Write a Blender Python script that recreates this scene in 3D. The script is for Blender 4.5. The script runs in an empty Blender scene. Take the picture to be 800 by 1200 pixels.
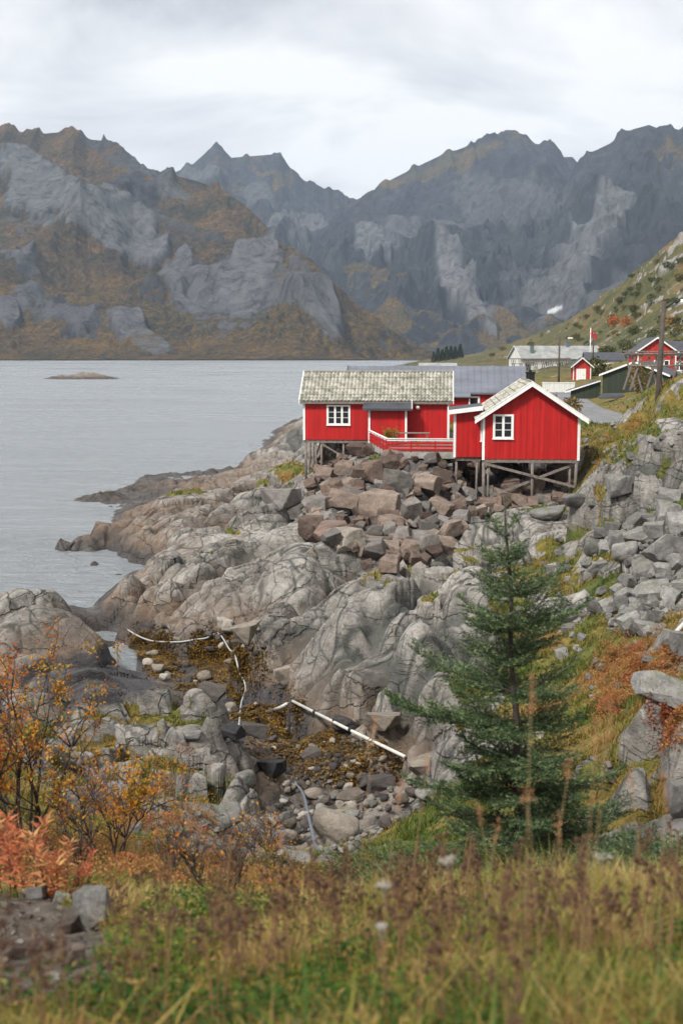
import bpy, bmesh, math, random
import numpy as np
from mathutils import Vector, Matrix, Euler
random.seed(7); RNG = np.random.default_rng(7)
sc = bpy.context.scene
COL = sc.collection
F = 1500.0; CAMZ = 12.0; TP = 190.0/F          # focal length in photo pixels, eye height over the sea, tangent of the pitch
cP, sP = math.cos(math.atan(TP)), math.sin(math.atan(TP))
def tv(v):                                     # drop per metre of forward distance along photo row v
    s = (np.asarray(v, float)-600)/F
    return (TP+s)/(1-TP*s)
def P(u, v, d):                                # the world point seen at photo position u, v at forward distance d
    s = (v-600)/F
    k = d/(cP - s*sP)
    return Vector(((u-400)/F*k, d, CAMZ - k*(sP + s*cP)))
def proj(x, y, z):
    zz = CAMZ-z
    dep = y*cP + zz*sP
    return 400+F*x/dep, 600+F*(zz*cP - y*sP)/dep
# ---------- noise ----------
_pr = np.random.default_rng(11)
PERM = _pr.permutation(4096).astype(np.int32)
PERM = np.concatenate([PERM, PERM, PERM])
_a = _pr.uniform(0, 2*np.pi, 4096); G2 = np.stack([np.cos(_a), np.sin(_a)], 1).astype(np.float32)
_g = _pr.normal(size=(4096, 3)); G3 = (_g/np.linalg.norm(_g, axis=1)[:, None]).astype(np.float32)
R4 = _pr.uniform(0, 1, (4096, 4)).astype(np.float32)
def n2(x, y, s=0):
    x = np.asarray(x, np.float64); y = np.asarray(y, np.float64)
    xi = np.floor(x).astype(np.int64); yi = np.floor(y).astype(np.int64)
    xf = (x-xi).astype(np.float32); yf = (y-yi).astype(np.float32)
    u = xf*xf*xf*(xf*(xf*6-15)+10); w = yf*yf*yf*(yf*(yf*6-15)+10)
    def g(i, j):
        h = PERM[(PERM[(xi+i+s*37) & 4095]+yi+j) & 4095]
        return G2[h, 0]*(xf-i)+G2[h, 1]*(yf-j)
    a = g(0, 0); b = g(1, 0); c = g(0, 1); d = g(1, 1)
    return ((a+(b-a)*u)*(1-w)+(c+(d-c)*u)*w)*1.5
def fbm(x, y, o=4, s=0, gain=.5, lac=2.03):
    r = 0; a = 1
    for i in range(o):
        r = r+a*n2(x, y, s+i*5); x = x*lac+3.1; y = y*lac+7.7; a *= gain
    return r
def ridged(x, y, o=4, s=0, gain=.5, lac=2.07):
    r = 0; a = 1; w = 1
    for i in range(o):
        n = 1-np.abs(n2(x, y, s+i*5))*1.6; n = n*n*w
        w = np.clip(n*1.6, 0, 1); r = r+a*n; x = x*lac+1.7; y = y*lac+9.2; a *= gain
    return r
def n3(x, y, z, s=0):
    x = np.asarray(x, float); y = np.asarray(y, float); z = np.asarray(z, float)
    xi = np.floor(x).astype(np.int64); yi = np.floor(y).astype(np.int64); zi = np.floor(z).astype(np.int64)
    xf = x-xi; yf = y-yi; zf = z-zi
    f = lambda t: t*t*t*(t*(t*6-15)+10)
    u, v, w = f(xf), f(yf), f(zf)
    def g(i, j, k):
        h = PERM[(PERM[(PERM[(xi+i+s*37) & 4095]+yi+j) & 4095]+zi+k) & 4095]
        return G3[h, 0]*(xf-i)+G3[h, 1]*(yf-j)+G3[h, 2]*(zf-k)
    L = lambda a, b, t: a+(b-a)*t
    return L(L(L(g(0,0,0), g(1,0,0), u), L(g(0,1,0), g(1,1,0), u), v), L(L(g(0,0,1), g(1,0,1), u), L(g(0,1,1), g(1,1,1), u), v), w)*1.5
def worley(x, y, s=0):                         # F1, F2 and four random numbers of the nearest cell plus offsets to its seed
    x = np.asarray(x, float); y = np.asarray(y, float)
    xi = np.floor(x).astype(np.int64); yi = np.floor(y).astype(np.int64)
    f1 = np.full(x.shape, 9., np.float32); f2 = f1.copy(); hb = np.zeros(x.shape, np.int32)
    dx1 = np.zeros(x.shape, np.float32); dy1 = dx1.copy()
    for i in (-1, 0, 1):
        for j in (-1, 0, 1):
            h = PERM[(PERM[(xi+i+s*53) & 4095]+yi+j) & 4095]
            dx = (xi+i+.1+.8*R4[h, 0]-x).astype(np.float32); dy = (yi+j+.1+.8*R4[h, 1]-y).astype(np.float32)
            d = np.sqrt(dx*dx+dy*dy)
            c = d < f1
            f2 = np.where(c, f1, np.minimum(f2, d))
            hb = np.where(c, h, hb); dx1 = np.where(c, dx, dx1); dy1 = np.where(c, dy, dy1)
            f1 = np.where(c, d, f1)
    return f1, f2, R4[(hb*7+3) & 4095], dx1, dy1
def ss(a, b, x):
    t = np.clip((x-a)/(b-a), 0, 1); return t*t*(3-2*t)
# ---------- object helpers ----------
def tag(o, label=None, cat=None, group=None, kind=None):
    if label: o['label'] = label
    if cat: o['category'] = cat
    if group: o['group'] = group
    if kind: o['kind'] = kind
    return o
def link(name, me, parent=None):
    o = bpy.data.objects.new(name, me); COL.objects.link(o)
    if parent is not None: o.parent = parent
    return o
def thing(name, label, cat, loc=(0, 0, 0), rz=0, group=None):
    o = bpy.data.objects.new(name, None); COL.objects.link(o)
    o.location = loc; o.rotation_euler = (0, 0, rz); o.empty_display_size = .2
    return tag(o, label, cat, group)
def copy_tree(o, parent=None):
    c = o.copy(); COL.objects.link(c); c.parent = parent
    for ch in o.children: copy_tree(ch, c)
    return c
def mesh_np(name, co, faces, mats=(), smooth=True, attrs=None, mi=None, vattrs=None):
    """faces: (n,3) or (n,4) int array, or a list of such arrays"""
    me = bpy.data.meshes.new(name)
    fl = faces if isinstance(faces, list) else [faces]
    fl = [np.asarray(f, np.int32) for f in fl if len(f)]
    loops = np.concatenate([f.ravel() for f in fl]); tot = np.concatenate([np.full(len(f), f.shape[1], np.int32) for f in fl])
    st = np.concatenate([[0], np.cumsum(tot)[:-1]]).astype(np.int32)
    co = np.asarray(co, np.float32)
    me.vertices.add(len(co)); me.vertices.foreach_set('co', co.ravel())
    me.loops.add(len(loops)); me.loops.foreach_set('vertex_index', loops)
    me.polygons.add(len(tot)); me.polygons.foreach_set('loop_start', st); me.polygons.foreach_set('loop_total', tot)
    if smooth is True or smooth is False:
        me.polygons.foreach_set('use_smooth', np.full(len(tot), bool(smooth)))
    for m in mats: me.materials.append(m)
    if mi is not None: me.polygons.foreach_set('material_index', np.asarray(mi, np.int32))
    me.update(calc_edges=True)
    for k, a in (vattrs or {}).items():
        a = np.asarray(a, np.float32)
        if a.ndim == 1:
            t = me.attributes.new(k, 'FLOAT', 'POINT'); t.data.foreach_set('value', a)
        else:
            t = me.attributes.new(k, 'FLOAT_COLOR', 'POINT')
            b = np.ones((len(a), 4), np.float32); b[:, :3] = a[:, :3]; t.data.foreach_set('color', b.ravel())
    return me
def grid_faces(nr, nc):
    i = np.arange(nr-1)[:, None]*nc+np.arange(nc-1)[None, :]
    return np.stack([i, i+1, i+nc+1, i+nc], -1).reshape(-1, 4)
class MB:                                       # collects boxes, bars and tubes into ONE mesh
    def __init__(s): s.v = []; s.f3 = []; s.f4 = []; s.fn = []; s.n = 0
    def add(s, vs, fs):
        s.v += [tuple(p) for p in vs]
        for f in fs: s.fn.append([i+s.n for i in f])
        s.n += len(vs); return s
    def box(s, x0, x1, y0, y1, z0, z1):
        v = [(x, y, z) for z in (z0, z1) for y in (y0, y1) for x in (x0, x1)]
        return s.add(v, [(0, 2, 3, 1), (4, 5, 7, 6), (0, 1, 5, 4), (2, 6, 7, 3), (0, 4, 6, 2), (1, 3, 7, 5)])
    def bar(s, a, b, w, h=None, up=(0, 0, 1)):   # square bar between two points
        a = Vector(a); b = Vector(b); h = h or w
        t = (b-a).normalized(); r = t.cross(Vector(up))
        if r.length < 1e-4: r = t.cross(Vector((0, 1, 0)))
        r.normalize(); n = r.cross(t)
        c = [p+r*(i*w/2)+n*(j*h/2) for p in (a, b) for i, j in ((-1, -1), (1, -1), (1, 1), (-1, 1))]
        return s.add(c, [(0, 3, 2, 1), (4, 5, 6, 7), (0, 1, 5, 4), (1, 2, 6, 5), (2, 3, 7, 6), (3, 0, 4, 7)])
    def tube(s, pts, r, n=8):
        pts = [Vector(p) for p in pts]; rr = r if hasattr(r, '__len__') else [r]*len(pts)
        base = []
        prev = None
        for i, p in enumerate(pts):
            t = (pts[min(i+1, len(pts)-1)]-pts[max(i-1, 0)]).normalized()
            if prev is None:
                prev = t.cross(Vector((0, 0, 1)))
                if prev.length < .01: prev = t.cross(Vector((1, 0, 0)))
            a = (prev - t*prev.dot(t)).normalized(); prev = a; b = t.cross(a)
            base += [p+(a*math.cos(q*2*math.pi/n)+b*math.sin(q*2*math.pi/n))*rr[i] for q in range(n)]
        fs = []
        for i in range(len(pts)-1):
            for q in range(n): fs.append((i*n+q, i*n+(q+1) % n, (i+1)*n+(q+1) % n, (i+1)*n+q))
        fs.append(tuple(range(n))[::-1]); fs.append(tuple(range((len(pts)-1)*n, len(pts)*n)))
        return s.add(base, fs)
    def prism(s, poly, y0, y1):                  # polygon in x, z extruded along y
        n = len(poly)
        v = [(x, y0, z) for x, z in poly]+[(x, y1, z) for x, z in poly]
        fs = [tuple(range(n)), tuple(range(n, 2*n))[::-1]]+[(i, i+n, (i+1) % n+n, (i+1) % n) for i in range(n)]
        return s.add(v, fs)
    def build(s, name, mat, parent=None, smooth=False, mat_fix=None):
        me = bpy.data.meshes.new(name); me.from_pydata(s.v, [], s.fn)
        bm = bmesh.new(); bm.from_mesh(me); bmesh.ops.recalc_face_normals(bm, faces=bm.faces); bm.to_mesh(me); bm.free()
        if smooth: me.polygons.foreach_set('use_smooth', [True]*len(me.polygons))
        me.materials.append(mat); me.update()
        return link(name, me, parent)
# ---------- materials ----------
class NT:
    def __init__(s, name):
        s.m = bpy.data.materials.new(name); s.m.use_nodes = True; s.t = s.m.node_tree; s.t.nodes.clear()
        s.out = s.t.nodes.new('ShaderNodeOutputMaterial'); s.b = s.t.nodes.new('ShaderNodeBsdfPrincipled')
        s.t.links.new(s.b.outputs[0], s.out.inputs[0]); s.b.inputs['Roughness'].default_value = .85
        s.b.inputs['Specular IOR Level'].default_value = .3
        s._c = None
    def N(s, t, **k):
        n = s.t.nodes.new(t)
        for a, b in k.items():
            setattr(n, a, b)
        return n
    def L(s, a, b): s.t.links.new(a, b)
    def inp(s, sock, v):
        if isinstance(v, (int, float)): sock.default_value = v
        elif isinstance(v, (tuple, list)):
            sock.default_value = tuple(v)+((1,) if len(v) == 3 and sock.type == 'RGBA' else ())
        else: s.L(v, sock)
    def co(s, kind='Object'):
        if s._c is None: s._c = s.N('ShaderNodeTexCoord')
        return s._c.outputs[kind]
    def map(s, vec, scale=(1, 1, 1), rot=(0, 0, 0), loc=(0, 0, 0)):
        n = s.N('ShaderNodeMapping'); s.L(vec, n.inputs[0]); n.inputs['Scale'].default_value = scale
        n.inputs['Rotation'].default_value = rot; n.inputs['Location'].default_value = loc
        return n.outputs[0]
    def noise(s, vec, scale, detail=4, rough=.55, dist=0, out=0, lac=2):
        n = s.N('ShaderNodeTexNoise'); s.L(vec, n.inputs['Vector']); n.inputs['Scale'].default_value = scale
        n.inputs['Detail'].default_value = detail; n.inputs['Roughness'].default_value = rough
        n.inputs['Distortion'].default_value = dist; n.inputs['Lacunarity'].default_value = lac
        return n.outputs[out]
    def vor(s, vec, scale, feature='F1', out='Distance', rand=1):
        n = s.N('ShaderNodeTexVoronoi', feature=feature); s.L(vec, n.inputs['Vector']); n.inputs['Scale'].default_value = scale
        n.inputs['Randomness'].default_value = rand
        return n.outputs[out]
    def rng(s, v, a, b, c=0, d=1):
        n = s.N('ShaderNodeMapRange'); s.inp(n.inputs[0], v)
        for i, q in enumerate((a, b, c, d)): n.inputs[i+1].default_value = q
        return n.outputs[0]
    def ramp(s, v, stops):
        n = s.N('ShaderNodeValToRGB'); s.L(v, n.inputs[0]); e = n.color_ramp.elements
        while len(e) < len(stops): e.new(.5)
        for q, (p, c) in zip(e, stops):
            q.position = p; q.color = tuple(c)+(1,) if hasattr(c, '__len__') else (c, c, c, 1)
        return n.outputs[0]
    def mix(s, f, a, b, mode='MIX'):
        n = s.N('ShaderNodeMix', data_type='RGBA', blend_type=mode)
        s.inp(n.inputs[0], f); s.inp(n.inputs[6], a); s.inp(n.inputs[7], b)
        return n.outputs[2]
    def math(s, op, a, b=0, c=0):
        n = s.N('ShaderNodeMath', operation=op); s.inp(n.inputs[0], a); s.inp(n.inputs[1], b); s.inp(n.inputs[2], c)
        return n.outputs[0]
    def attr(s, name, out='Fac'):
        n = s.N('ShaderNodeAttribute', attribute_name=name); return n.outputs[out]
    def bump(s, h, strength=.5, dist=.05, prev=None):
        n = s.N('ShaderNodeBump'); s.L(h, n.inputs['Height']); n.inputs['Strength'].default_value = strength
        n.inputs['Distance'].default_value = dist
        if prev is not None: s.L(prev, n.inputs['Normal'])
        return n.outputs[0]
    def col(s, v): s.inp(s.b.inputs['Base Color'], v); return s
    def nrm(s, v): s.L(v, s.b.inputs['Normal']); return s
    def rough(s, v): s.inp(s.b.inputs['Roughness'], v); return s
def plain(name, c, rough=.8, var=.15, scale=3, bump=.0, spec=.3, metal=0):
    """a material of one colour with mottling, so nothing is flat"""
    t = NT(name); n = t.noise(t.co(), scale, 5, .65)
    k = t.rng(n, .3, .7, 1-var, 1+var)
    t.col(t.mix(1, c, k, 'MULTIPLY')); t.rough(rough); t.b.inputs['Specular IOR Level'].default_value = spec
    t.b.inputs['Metallic'].default_value = metal
    if bump: t.nrm(t.bump(n, bump, .02))
    return t.m
# ---------- camera, world, sun, air ----------
cam = bpy.data.cameras.new('camera'); co_ = link('camera', cam)
co_.location = (0, 0, CAMZ); co_.rotation_euler = (math.pi/2-math.atan(TP), 0, 0)
cam.sensor_fit = 'VERTICAL'; cam.sensor_height = 36; cam.lens = F/1200*36; cam.clip_end = 60000; cam.clip_start = .05
cam.dof.use_dof = True; cam.dof.focus_distance = 38; cam.dof.aperture_fstop = 2.7
sc.camera = co_
w = bpy.data.worlds.new('World'); sc.world = w; w.use_nodes = True
nt = w.node_tree; nt.nodes.clear()
def wn(t, **k):
    n = nt.nodes.new(t)
    for a, b in k.items(): setattr(n, a, b)
    return n
SUN_EL, SUN_AZ = math.radians(48), math.radians(-140)    # azimuth from +Y towards +X: behind the camera, to its left
sky = wn('ShaderNodeTexSky', sky_type='NISHITA'); sky.sun_disc = False; sky.sun_elevation = SUN_EL; sky.sun_rotation = SUN_AZ
bgsky = wn('ShaderNodeBackground'); bgsky.inputs[1].default_value = .08; nt.links.new(sky.outputs[0], bgsky.inputs[0])
tc = wn('ShaderNodeTexCoord'); sep = wn('ShaderNodeSeparateXYZ'); nt.links.new(tc.outputs['Generated'], sep.inputs[0])
# clouds lie on a layer overhead: direction divided by its height gives the place on the layer
def m(op, a, b):
    n = wn('ShaderNodeMath', operation=op)
    for i, q in enumerate((a, b)):
        if isinstance(q, (int, float)): n.inputs[i].default_value = q
        else: nt.links.new(q, n.inputs[i])
    return n.outputs[0]
zz = m('ADD', m('MAXIMUM', sep.outputs[2], 0), .34)
cx_ = m('DIVIDE', sep.outputs[0], zz); cy_ = m('DIVIDE', sep.outputs[1], zz)
cmb = wn('ShaderNodeCombineXYZ'); nt.links.new(cx_, cmb.inputs[0]); nt.links.new(cy_, cmb.inputs[1])
def wnoise(scale, detail, rough, dist, off, sx=1, sy=1):
    mp = wn('ShaderNodeMapping'); nt.links.new(cmb.outputs[0], mp.inputs[0]); mp.inputs['Location'].default_value = off
    mp.inputs['Scale'].default_value = (sx, sy, 1)
    n = wn('ShaderNodeTexNoise'); nt.links.new(mp.outputs[0], n.inputs['Vector']); n.inputs['Scale'].default_value = scale
    n.inputs['Detail'].default_value = detail; n.inputs['Roughness'].default_value = rough; n.inputs['Distortion'].default_value = dist
    return n.outputs[0]
na = wnoise(2.3, 7, .52, .5, (3.3, 1.9, 0), .8, 1.25); nb = wnoise(1.0, 3, .5, .2, (7.2, 4.1, 0))
nn = m('ADD', m('MULTIPLY', na, .6), m('MULTIPLY', nb, .5))
cr = wn('ShaderNodeValToRGB'); nt.links.new(nn, cr.inputs[0])
e = cr.color_ramp.elements; e[0].position = .45; e[0].color = (.44, .455, .485, 1); e[1].position = .60; e[1].color = (1.0, 1.0, 1.0, 1)
q = e.new(.52); q.color = (.76, .768, .79, 1)
bgc = wn('ShaderNodeBackground'); bgc.inputs[1].default_value = .79; nt.links.new(cr.outputs[0], bgc.inputs[0])
mx = wn('ShaderNodeMixShader'); mx.inputs[0].default_value = .93
nt.links.new(bgsky.outputs[0], mx.inputs[1]); nt.links.new(bgc.outputs[0], mx.inputs[2])
wo = wn('ShaderNodeOutputWorld'); nt.links.new(mx.outputs[0], wo.inputs[0])
sl = bpy.data.lights.new('sun', 'SUN'); sl.energy = 3.5; sl.angle = math.radians(10); sl.color = (1, .965, .91)
so = link('sun', sl)
so.rotation_euler = Vector((-math.sin(SUN_AZ)*math.cos(SUN_EL), -math.cos(SUN_AZ)*math.cos(SUN_EL), -math.sin(SUN_EL))).to_track_quat('-Z', 'Y').to_euler()
sc.view_settings.view_transform = 'Standard'; sc.view_settings.look = 'None'; sc.view_settings.exposure = .58; sc.view_settings.gamma = 1
sc.render.engine = 'CYCLES'
sc.cycles.use_denoising = True
sc.cycles.max_bounces = 5; sc.cycles.diffuse_bounces = 2; sc.cycles.glossy_bounces = 2; sc.cycles.transparent_max_bounces = 6
sc.cycles.volume_bounces = 0; sc.cycles.adaptive_threshold = .02
# haze: one closed box of thin air round everything
hm = bpy.data.materials.new('haze_air'); hm.use_nodes = True; t_ = hm.node_tree; t_.nodes.clear()
o_ = t_.nodes.new('ShaderNodeOutputMaterial'); pv = t_.nodes.new('ShaderNodeVolumePrincipled')
pv.inputs['Color'].default_value = (.64, .79, 1, 1); pv.inputs['Density'].default_value = 8.5e-5; pv.inputs['Anisotropy'].default_value = .1
t_.links.new(pv.outputs[0], o_.inputs['Volume'])
tag(MB().box(-6500, 6500, -300, 9500, -8, 800).build('haze', hm), kind='stuff')
# ---------- the ground: one sheet through surveyed points ----------
CT = []                                        # x, y, z, vegetation 0..1
def cz(u, v, z, g=0.): 
    d = (CAMZ-z)/float(tv(v)); p = P(u, v, d); CT.append((p.x, p.y, p.z, g))
def cd(u, v, d, g=0.): 
    p = P(u, v, d); CT.append((p.x, p.y, p.z, g))
def cw(x, y, z, g=0.): CT.append((x, y, z, g))
# near slope
for x in (-6, -2, 2, 6): cw(x, -2, 10.9, 1); cw(x, 0.5, 10.4, 1)
for a in [(400,1200,3.6,1),(0,1200,4.0,.8),(130,1200,3.8,.9),(800,1200,3.4,1),(1100,1200,3.6,1),(-300,1200,4.,.5),
          (50,1130,5.4,.8),(150,1120,5.2,.8),(270,1100,6,1),(400,1098,6.2,1),(600,1085,6.4,1),(800,1080,6.4,1),(1100,1060,6,1),
          (40,1050,7.6,.8),(130,1050,7.4,.9),(-150,1040,8,.8),(250,1062,8,1),(400,1056,9,1),(600,1048,9,1),(800,1035,9,1),
          (50,1003,14.6,.7),(160,1005,14,.8),(-200,960,14,.7),(290,1030,14,.5),(400,1035,13.5,.8),(600,1028,12.6,.8),(720,1010,12.5,.8),(820,995,12,.7),(1000,960,12,.7)]: cd(*a)
for a in [(60,960,6.0,.7),(200,985,5.0,.4),(300,1000,4.0,.15),(350,995,2.2,0),(410,985,2.2,0),(450,975,3.2,.4),(470,1010,5.0,.6),(-150,900,6.5,.6)]: cz(*a)
# left knoll
for a in [(-120,860,4.,.5),(20,850,3.2,.3),(100,832,2.9,.25),(200,832,2.7,.35),(255,845,2.4,.25),(285,868,1.6,.05),(305,890,1.2,0),(100,890,3.3,.4),(200,890,3.0,.45),(260,900,2.5,.3),
          (290,930,2.4,.1),(240,925,3.2,.35),(130,930,4.0,.5),(20,910,4.6,.5),(330,925,1.4,0),(200,950,4.0,.4),(300,965,2.9,.1)]: cz(*a)
# gully floor
for a in [(170,775,.35),(220,790,.35),(260,790,.35),(285,820,.4),(240,815,.4),(320,850,.5),(355,870,.6),(400,880,.7),(430,893,.9),(460,905,1.2),(400,930,1.3),(430,955,1.7),(350,900,.8),(350,950,1.5),(380,975,2.0),(480,935,2.2),
          (150,750,.15),(200,758,.25),(250,758,.4),(135,738,-.05)]: cz(*a)
# dark slab and rock on the left shore
for a in [(60,790,1.5),(110,800,1.3),(150,795,.9),(100,770,1.1),(20,770,1.8),(-80,790,2),(60,712,2.3),(20,722,2.4),(90,725,1.7),(110,745,.8),(60,745,1.7),(20,705,1.6),(-60,720,2.2),(122,760,.4)]: cz(*a)
# second promontory
for a in [(118,692,.1),(114,705,.1),(118,730,.1),(150,690,1.3),(150,715,1.0),(170,735,.6),(200,690,2.1),(220,720,1.3),(250,680,2.6),(300,655,3.0),(250,735,1.0),(280,735,1.3),
          (170,665,1.2),(210,645,2.0),(260,640,2.6),(150,668,.1),(330,640,3.2),(300,625,2.8),(350,650,3.5),(400,650,3.2),(400,680,3.5),(350,690,2.9),(300,712,2.2),(430,640,3.2)]: cz(*a)
# first promontory and the bay
for a in [(48,641,.05),(75,652,.05),(110,660,.1),(150,655,.5),(70,628,.7),(110,610,1.2),(160,612,1.4),(150,595,1.0),(200,600,1.9),(200,625,1.6),(240,590,2.1),(170,645,.7),(110,640,.7),
          (250,615,2.2),(290,600,2.6),(100,588,-.1),(135,583,.25),(170,586,.3),(165,570,.9),(200,572,1.2),(250,562,1.4),(300,553,1.6),(250,580,1.9),(300,575,2.5),(330,590,3.0),(340,560,3.0),(330,610,3.1),(365,600,3.2)]: cz(*a)
# headland behind the long cabin
for a in [(290,541,.1),(320,530,1.6),(350,508,3.2),(345,540,2.4),(310,520,1.0),(380,500,4.0)]: cz(*a)
# rock in the middle
for a in [(300,790,1.0),(300,760,2.0),(330,720,2.7),(360,700,3.1),(420,690,3.6),(350,800,1.2),(400,760,3.0),(400,820,1.5),(460,720,3.8),(470,780,3.3),(450,840,1.5),(520,700,4.1),(520,760,3.6),(500,840,2.4),
          (480,865,1.6),(510,890,2.6),(560,700,4.1),(560,780,3.9),(560,860,3.6),(470,660,3.7),(520,640,4.0),(560,630,3.9),(500,610,3.9)]: cz(*a)
# rock pile and the cabins' ground
for a in [(450,655,3.1),(380,625,3.3),(500,640,3.4)]: cz(*a)
for a in [(400,600,67,.0),(450,600,65,.0),(520,600,67,0),(400,570,76,0),(450,560,72,.0),(520,560,72,0),(450,537,74.5,.5),(520,535,74.5,.5),(455,517,84,.6),(358,571,82,.1),(380,545,84,.1),
          (565,600,69.5,0),(600,590,70,0),(640,584,70,.2),(672,577,70,.5),(560,570,76,0),(640,560,77,.2),(680,545,76,.6),(500,500,92,.8),(420,500,92,.5),(580,500,92,.8),(640,515,86,.8)]: cd(*a)
# right slope
for a in [(800,500,50,1.0),(750,530,53,.9),(710,560,55,.85),(690,605,56,.2),(720,610,50,.1),(850,520,46,.9),(800,565,45,.3),(760,600,43,.1),(800,620,38,.1),(760,645,38,.1),(700,640,46,.4),(650,640,50,.4),(620,610,58,.3),(650,600,62,.3),
          (590,640,51,.2),(720,720,32,.6),(660,700,40,.6),(600,700,42,.2),(800,700,30,.5),(760,760,27,.9),(800,780,24,.6),(700,780,28,1),(640,780,32,.9),(600,840,29,.9),(700,850,22,.8),(760,850,19.5,.7),(810,830,19,.5),
          (720,920,17,.3),(790,900,16,.1),(660,930,19,.6),(560,930,20,.7),(820,950,13.5,.5),(950,800,20,.7),(950,650,30,.6),(950,900,14,.7),(1100,700,25,.8),(1000,540,42,.7),(1100,480,50,.8)]: cd(*a)
# behind: grass, road, village flat
for a in [(690,520,74,.9),(740,510,76,.8),(700,497,88,.9),(680,488,100,1),(740,483,100,1),(720,470,125,1),(640,480,112,1),(600,470,120,1),(520,475,110,1),(430,478,110,1),(780,500,66,.8),(760,470,76,.9),(800,462,74,.9),(740,468,92,.7),
          (800,444,100,.8),(900,440,90,.8),(680,452,180,1),(740,450,170,1),(620,452,190,1),(500,450,170,1),(420,470,118,.8),(640,434,330,1),(600,434,330,1),(560,436,300,1),(500,437,280,1),(700,425,300,1),(780,436,200,1),(860,425,220,1),
          (480,441,300,.8),(450,447,230,.6),(430,452,190,.5)]: cd(*a)
# peninsula and hillside
for a in [(560,425,560,1),(600,425,560,1),(520,428,520,.9),(480,424,760,.9),(500,421,820,1),(540,418,800,1),(600,402,800,1),(640,392,700,.9),(700,357,620,.85),(740,326,560,.8),(770,302,520,.76),(800,276,500,.74),(860,235,480,.74),(950,190,460,.8),
          (700,400,420,.8),(740,385,380,.76),(800,370,330,.68),(660,412,460,1),(860,370,280,.8),(620,418,520,1),(780,408,260,.8),(950,350,260,.7),(1100,330,220,.8),(1100,420,120,.8)]: cd(*a)
for (u, d) in [(460,900),(500,1000),(560,1050),(640,1000),(720,900),(800,800),(900,750)]:
    p = P(u, 410, d); CT.append((p.x, p.y, {460:-3,500:2,560:6,640:22,720:45,800:70,900:95}[u], .9))
# sea bed
for (u, v) in [(0,440),(100,450),(200,440),(300,440),(400,440),(30,480),(150,480),(250,480),(330,480),(0,520),(100,530),(200,520),(270,520),(50,560),(120,560),(0,600),(40,610),(0,640),(30,665),(80,680),(60,690),(100,668),(0,680),(-150,700),(-150,600),(-150,500),(-80,680),
                (200,545),(260,535),(60,580),(-300,650),(-300,760),(330,470),(325,490),(300,505),(350,445),(400,436),(430,431),(460,427),(240,548),(10,690),(100,705)]: cz(u, v, -2.5)
for (u, v) in [(105,700),(90,678),(115,715),(110,725),(128,672),(85,662),(25,642),(190,556),(130,570),(230,552),(285,535),(350,495),(345,470),(352,455),(380,447),(410,440)]: cz(u, v, -1.0)
for u in (-200, 0, 150, 300, 420): cz(u, 424, -6)
CT = np.array(CT)
def wr(x, y):                                  # scale-free coordinates: bearing and log of distance
    r = y+6
    return np.stack([x/r*3.2, np.log(r)*1.0], -1)
_W = wr(CT[:, 0], CT[:, 1])
def _fit(vals, smooth):
    n = len(_W); D = np.linalg.norm(_W[:, None]-_W[None], axis=-1)
    A = np.zeros((n+3, n+3)); A[:n, :n] = D-smooth*np.eye(n); A[:n, n] = 1; A[n, :n] = 1; A[:n, n+1:] = _W; A[n+1:, :n] = _W.T
    return np.linalg.solve(A, np.concatenate([vals, np.zeros((3,)+vals.shape[1:])]))
# heights vary over a far larger range at distance, so they are fitted as drop divided by distance
_co = _fit(np.stack([(CT[:, 2]-CAMZ)/(CT[:, 1]+6), CT[:, 3]], 1), .003)
def base_fn(x, y):
    shp = x.shape; x = x.ravel(); y = y.ravel(); out = np.zeros((len(x), 2))
    for i in range(0, len(x), 60000):
        q = wr(x[i:i+60000], y[i:i+60000]); D = np.sqrt(((q[:, None, 0]-_W[None, :, 0])**2)+((q[:, None, 1]-_W[None, :, 1])**2))
        out[i:i+60000] = D@_co[:-3]+_co[-3]+q@_co[-2:]
    return (out[:, 0]*(y+6)+CAMZ).reshape(shp), out[:, 1].reshape(shp)
# coarse evaluation, then bilinear to the full grid
def rowsD():
    a = np.linspace(math.log(.4), math.log(13), 210, endpoint=False)
    b = np.linspace(math.log(13), math.log(95), 1700, endpoint=False)
    c = np.linspace(math.log(95), math.log(1150), 260)
    return np.exp(np.concatenate([a, b, c]))
YR = rowsD()
SC = np.concatenate([np.linspace(-.72, -.285, 60, endpoint=False), np.linspace(-.285, .285, 860, endpoint=False), np.linspace(.285, .72, 60)])
OFF = 1.5
NR, NCc = len(YR), len(SC)
GX = SC[None, :]*(YR[:, None]+OFF); GY = np.repeat(YR[:, None], NCc, 1)
ri = np.unique(np.concatenate([np.arange(0, NR, 9), [NR-1]])); ci = np.unique(np.concatenate([np.arange(0, NCc, 6), [NCc-1]]))
zc, vc = base_fn(GX[np.ix_(ri, ci)], GY[np.ix_(ri, ci)])
def up(a):
    t = np.stack([np.interp(np.arange(NR), ri, a[:, j]) for j in range(a.shape[1])], 1)
    return np.stack([np.interp(np.arange(NCc), ci, t[i]) for i in range(NR)], 0)
GZ = up(zc); GV = np.clip(up(vc), 0, 1)
BASEZ = GZ.copy()
def gidx(x, y):
    fi = np.interp(y, YR, np.arange(NR)); fj = np.interp(x/(np.asarray(y)+OFF), SC, np.arange(NCc)); return fi, fj
def samp(A, x, y):
    fi, fj = gidx(x, y); i = np.minimum(fi.astype(int), NR-2) if hasattr(fi, 'astype') else min(int(fi), NR-2)
    j = np.minimum(fj.astype(int), NCc-2) if hasattr(fj, 'astype') else min(int(fj), NCc-2)
    a = fi-i; b = fj-j
    return (A[i, j]*(1-b)+A[i, j+1]*b)*(1-a)+(A[i+1, j]*(1-b)+A[i+1, j+1]*b)*a
def gz(x, y): return float(samp(GZ, np.array([x]), np.array([y]))[0])
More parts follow.
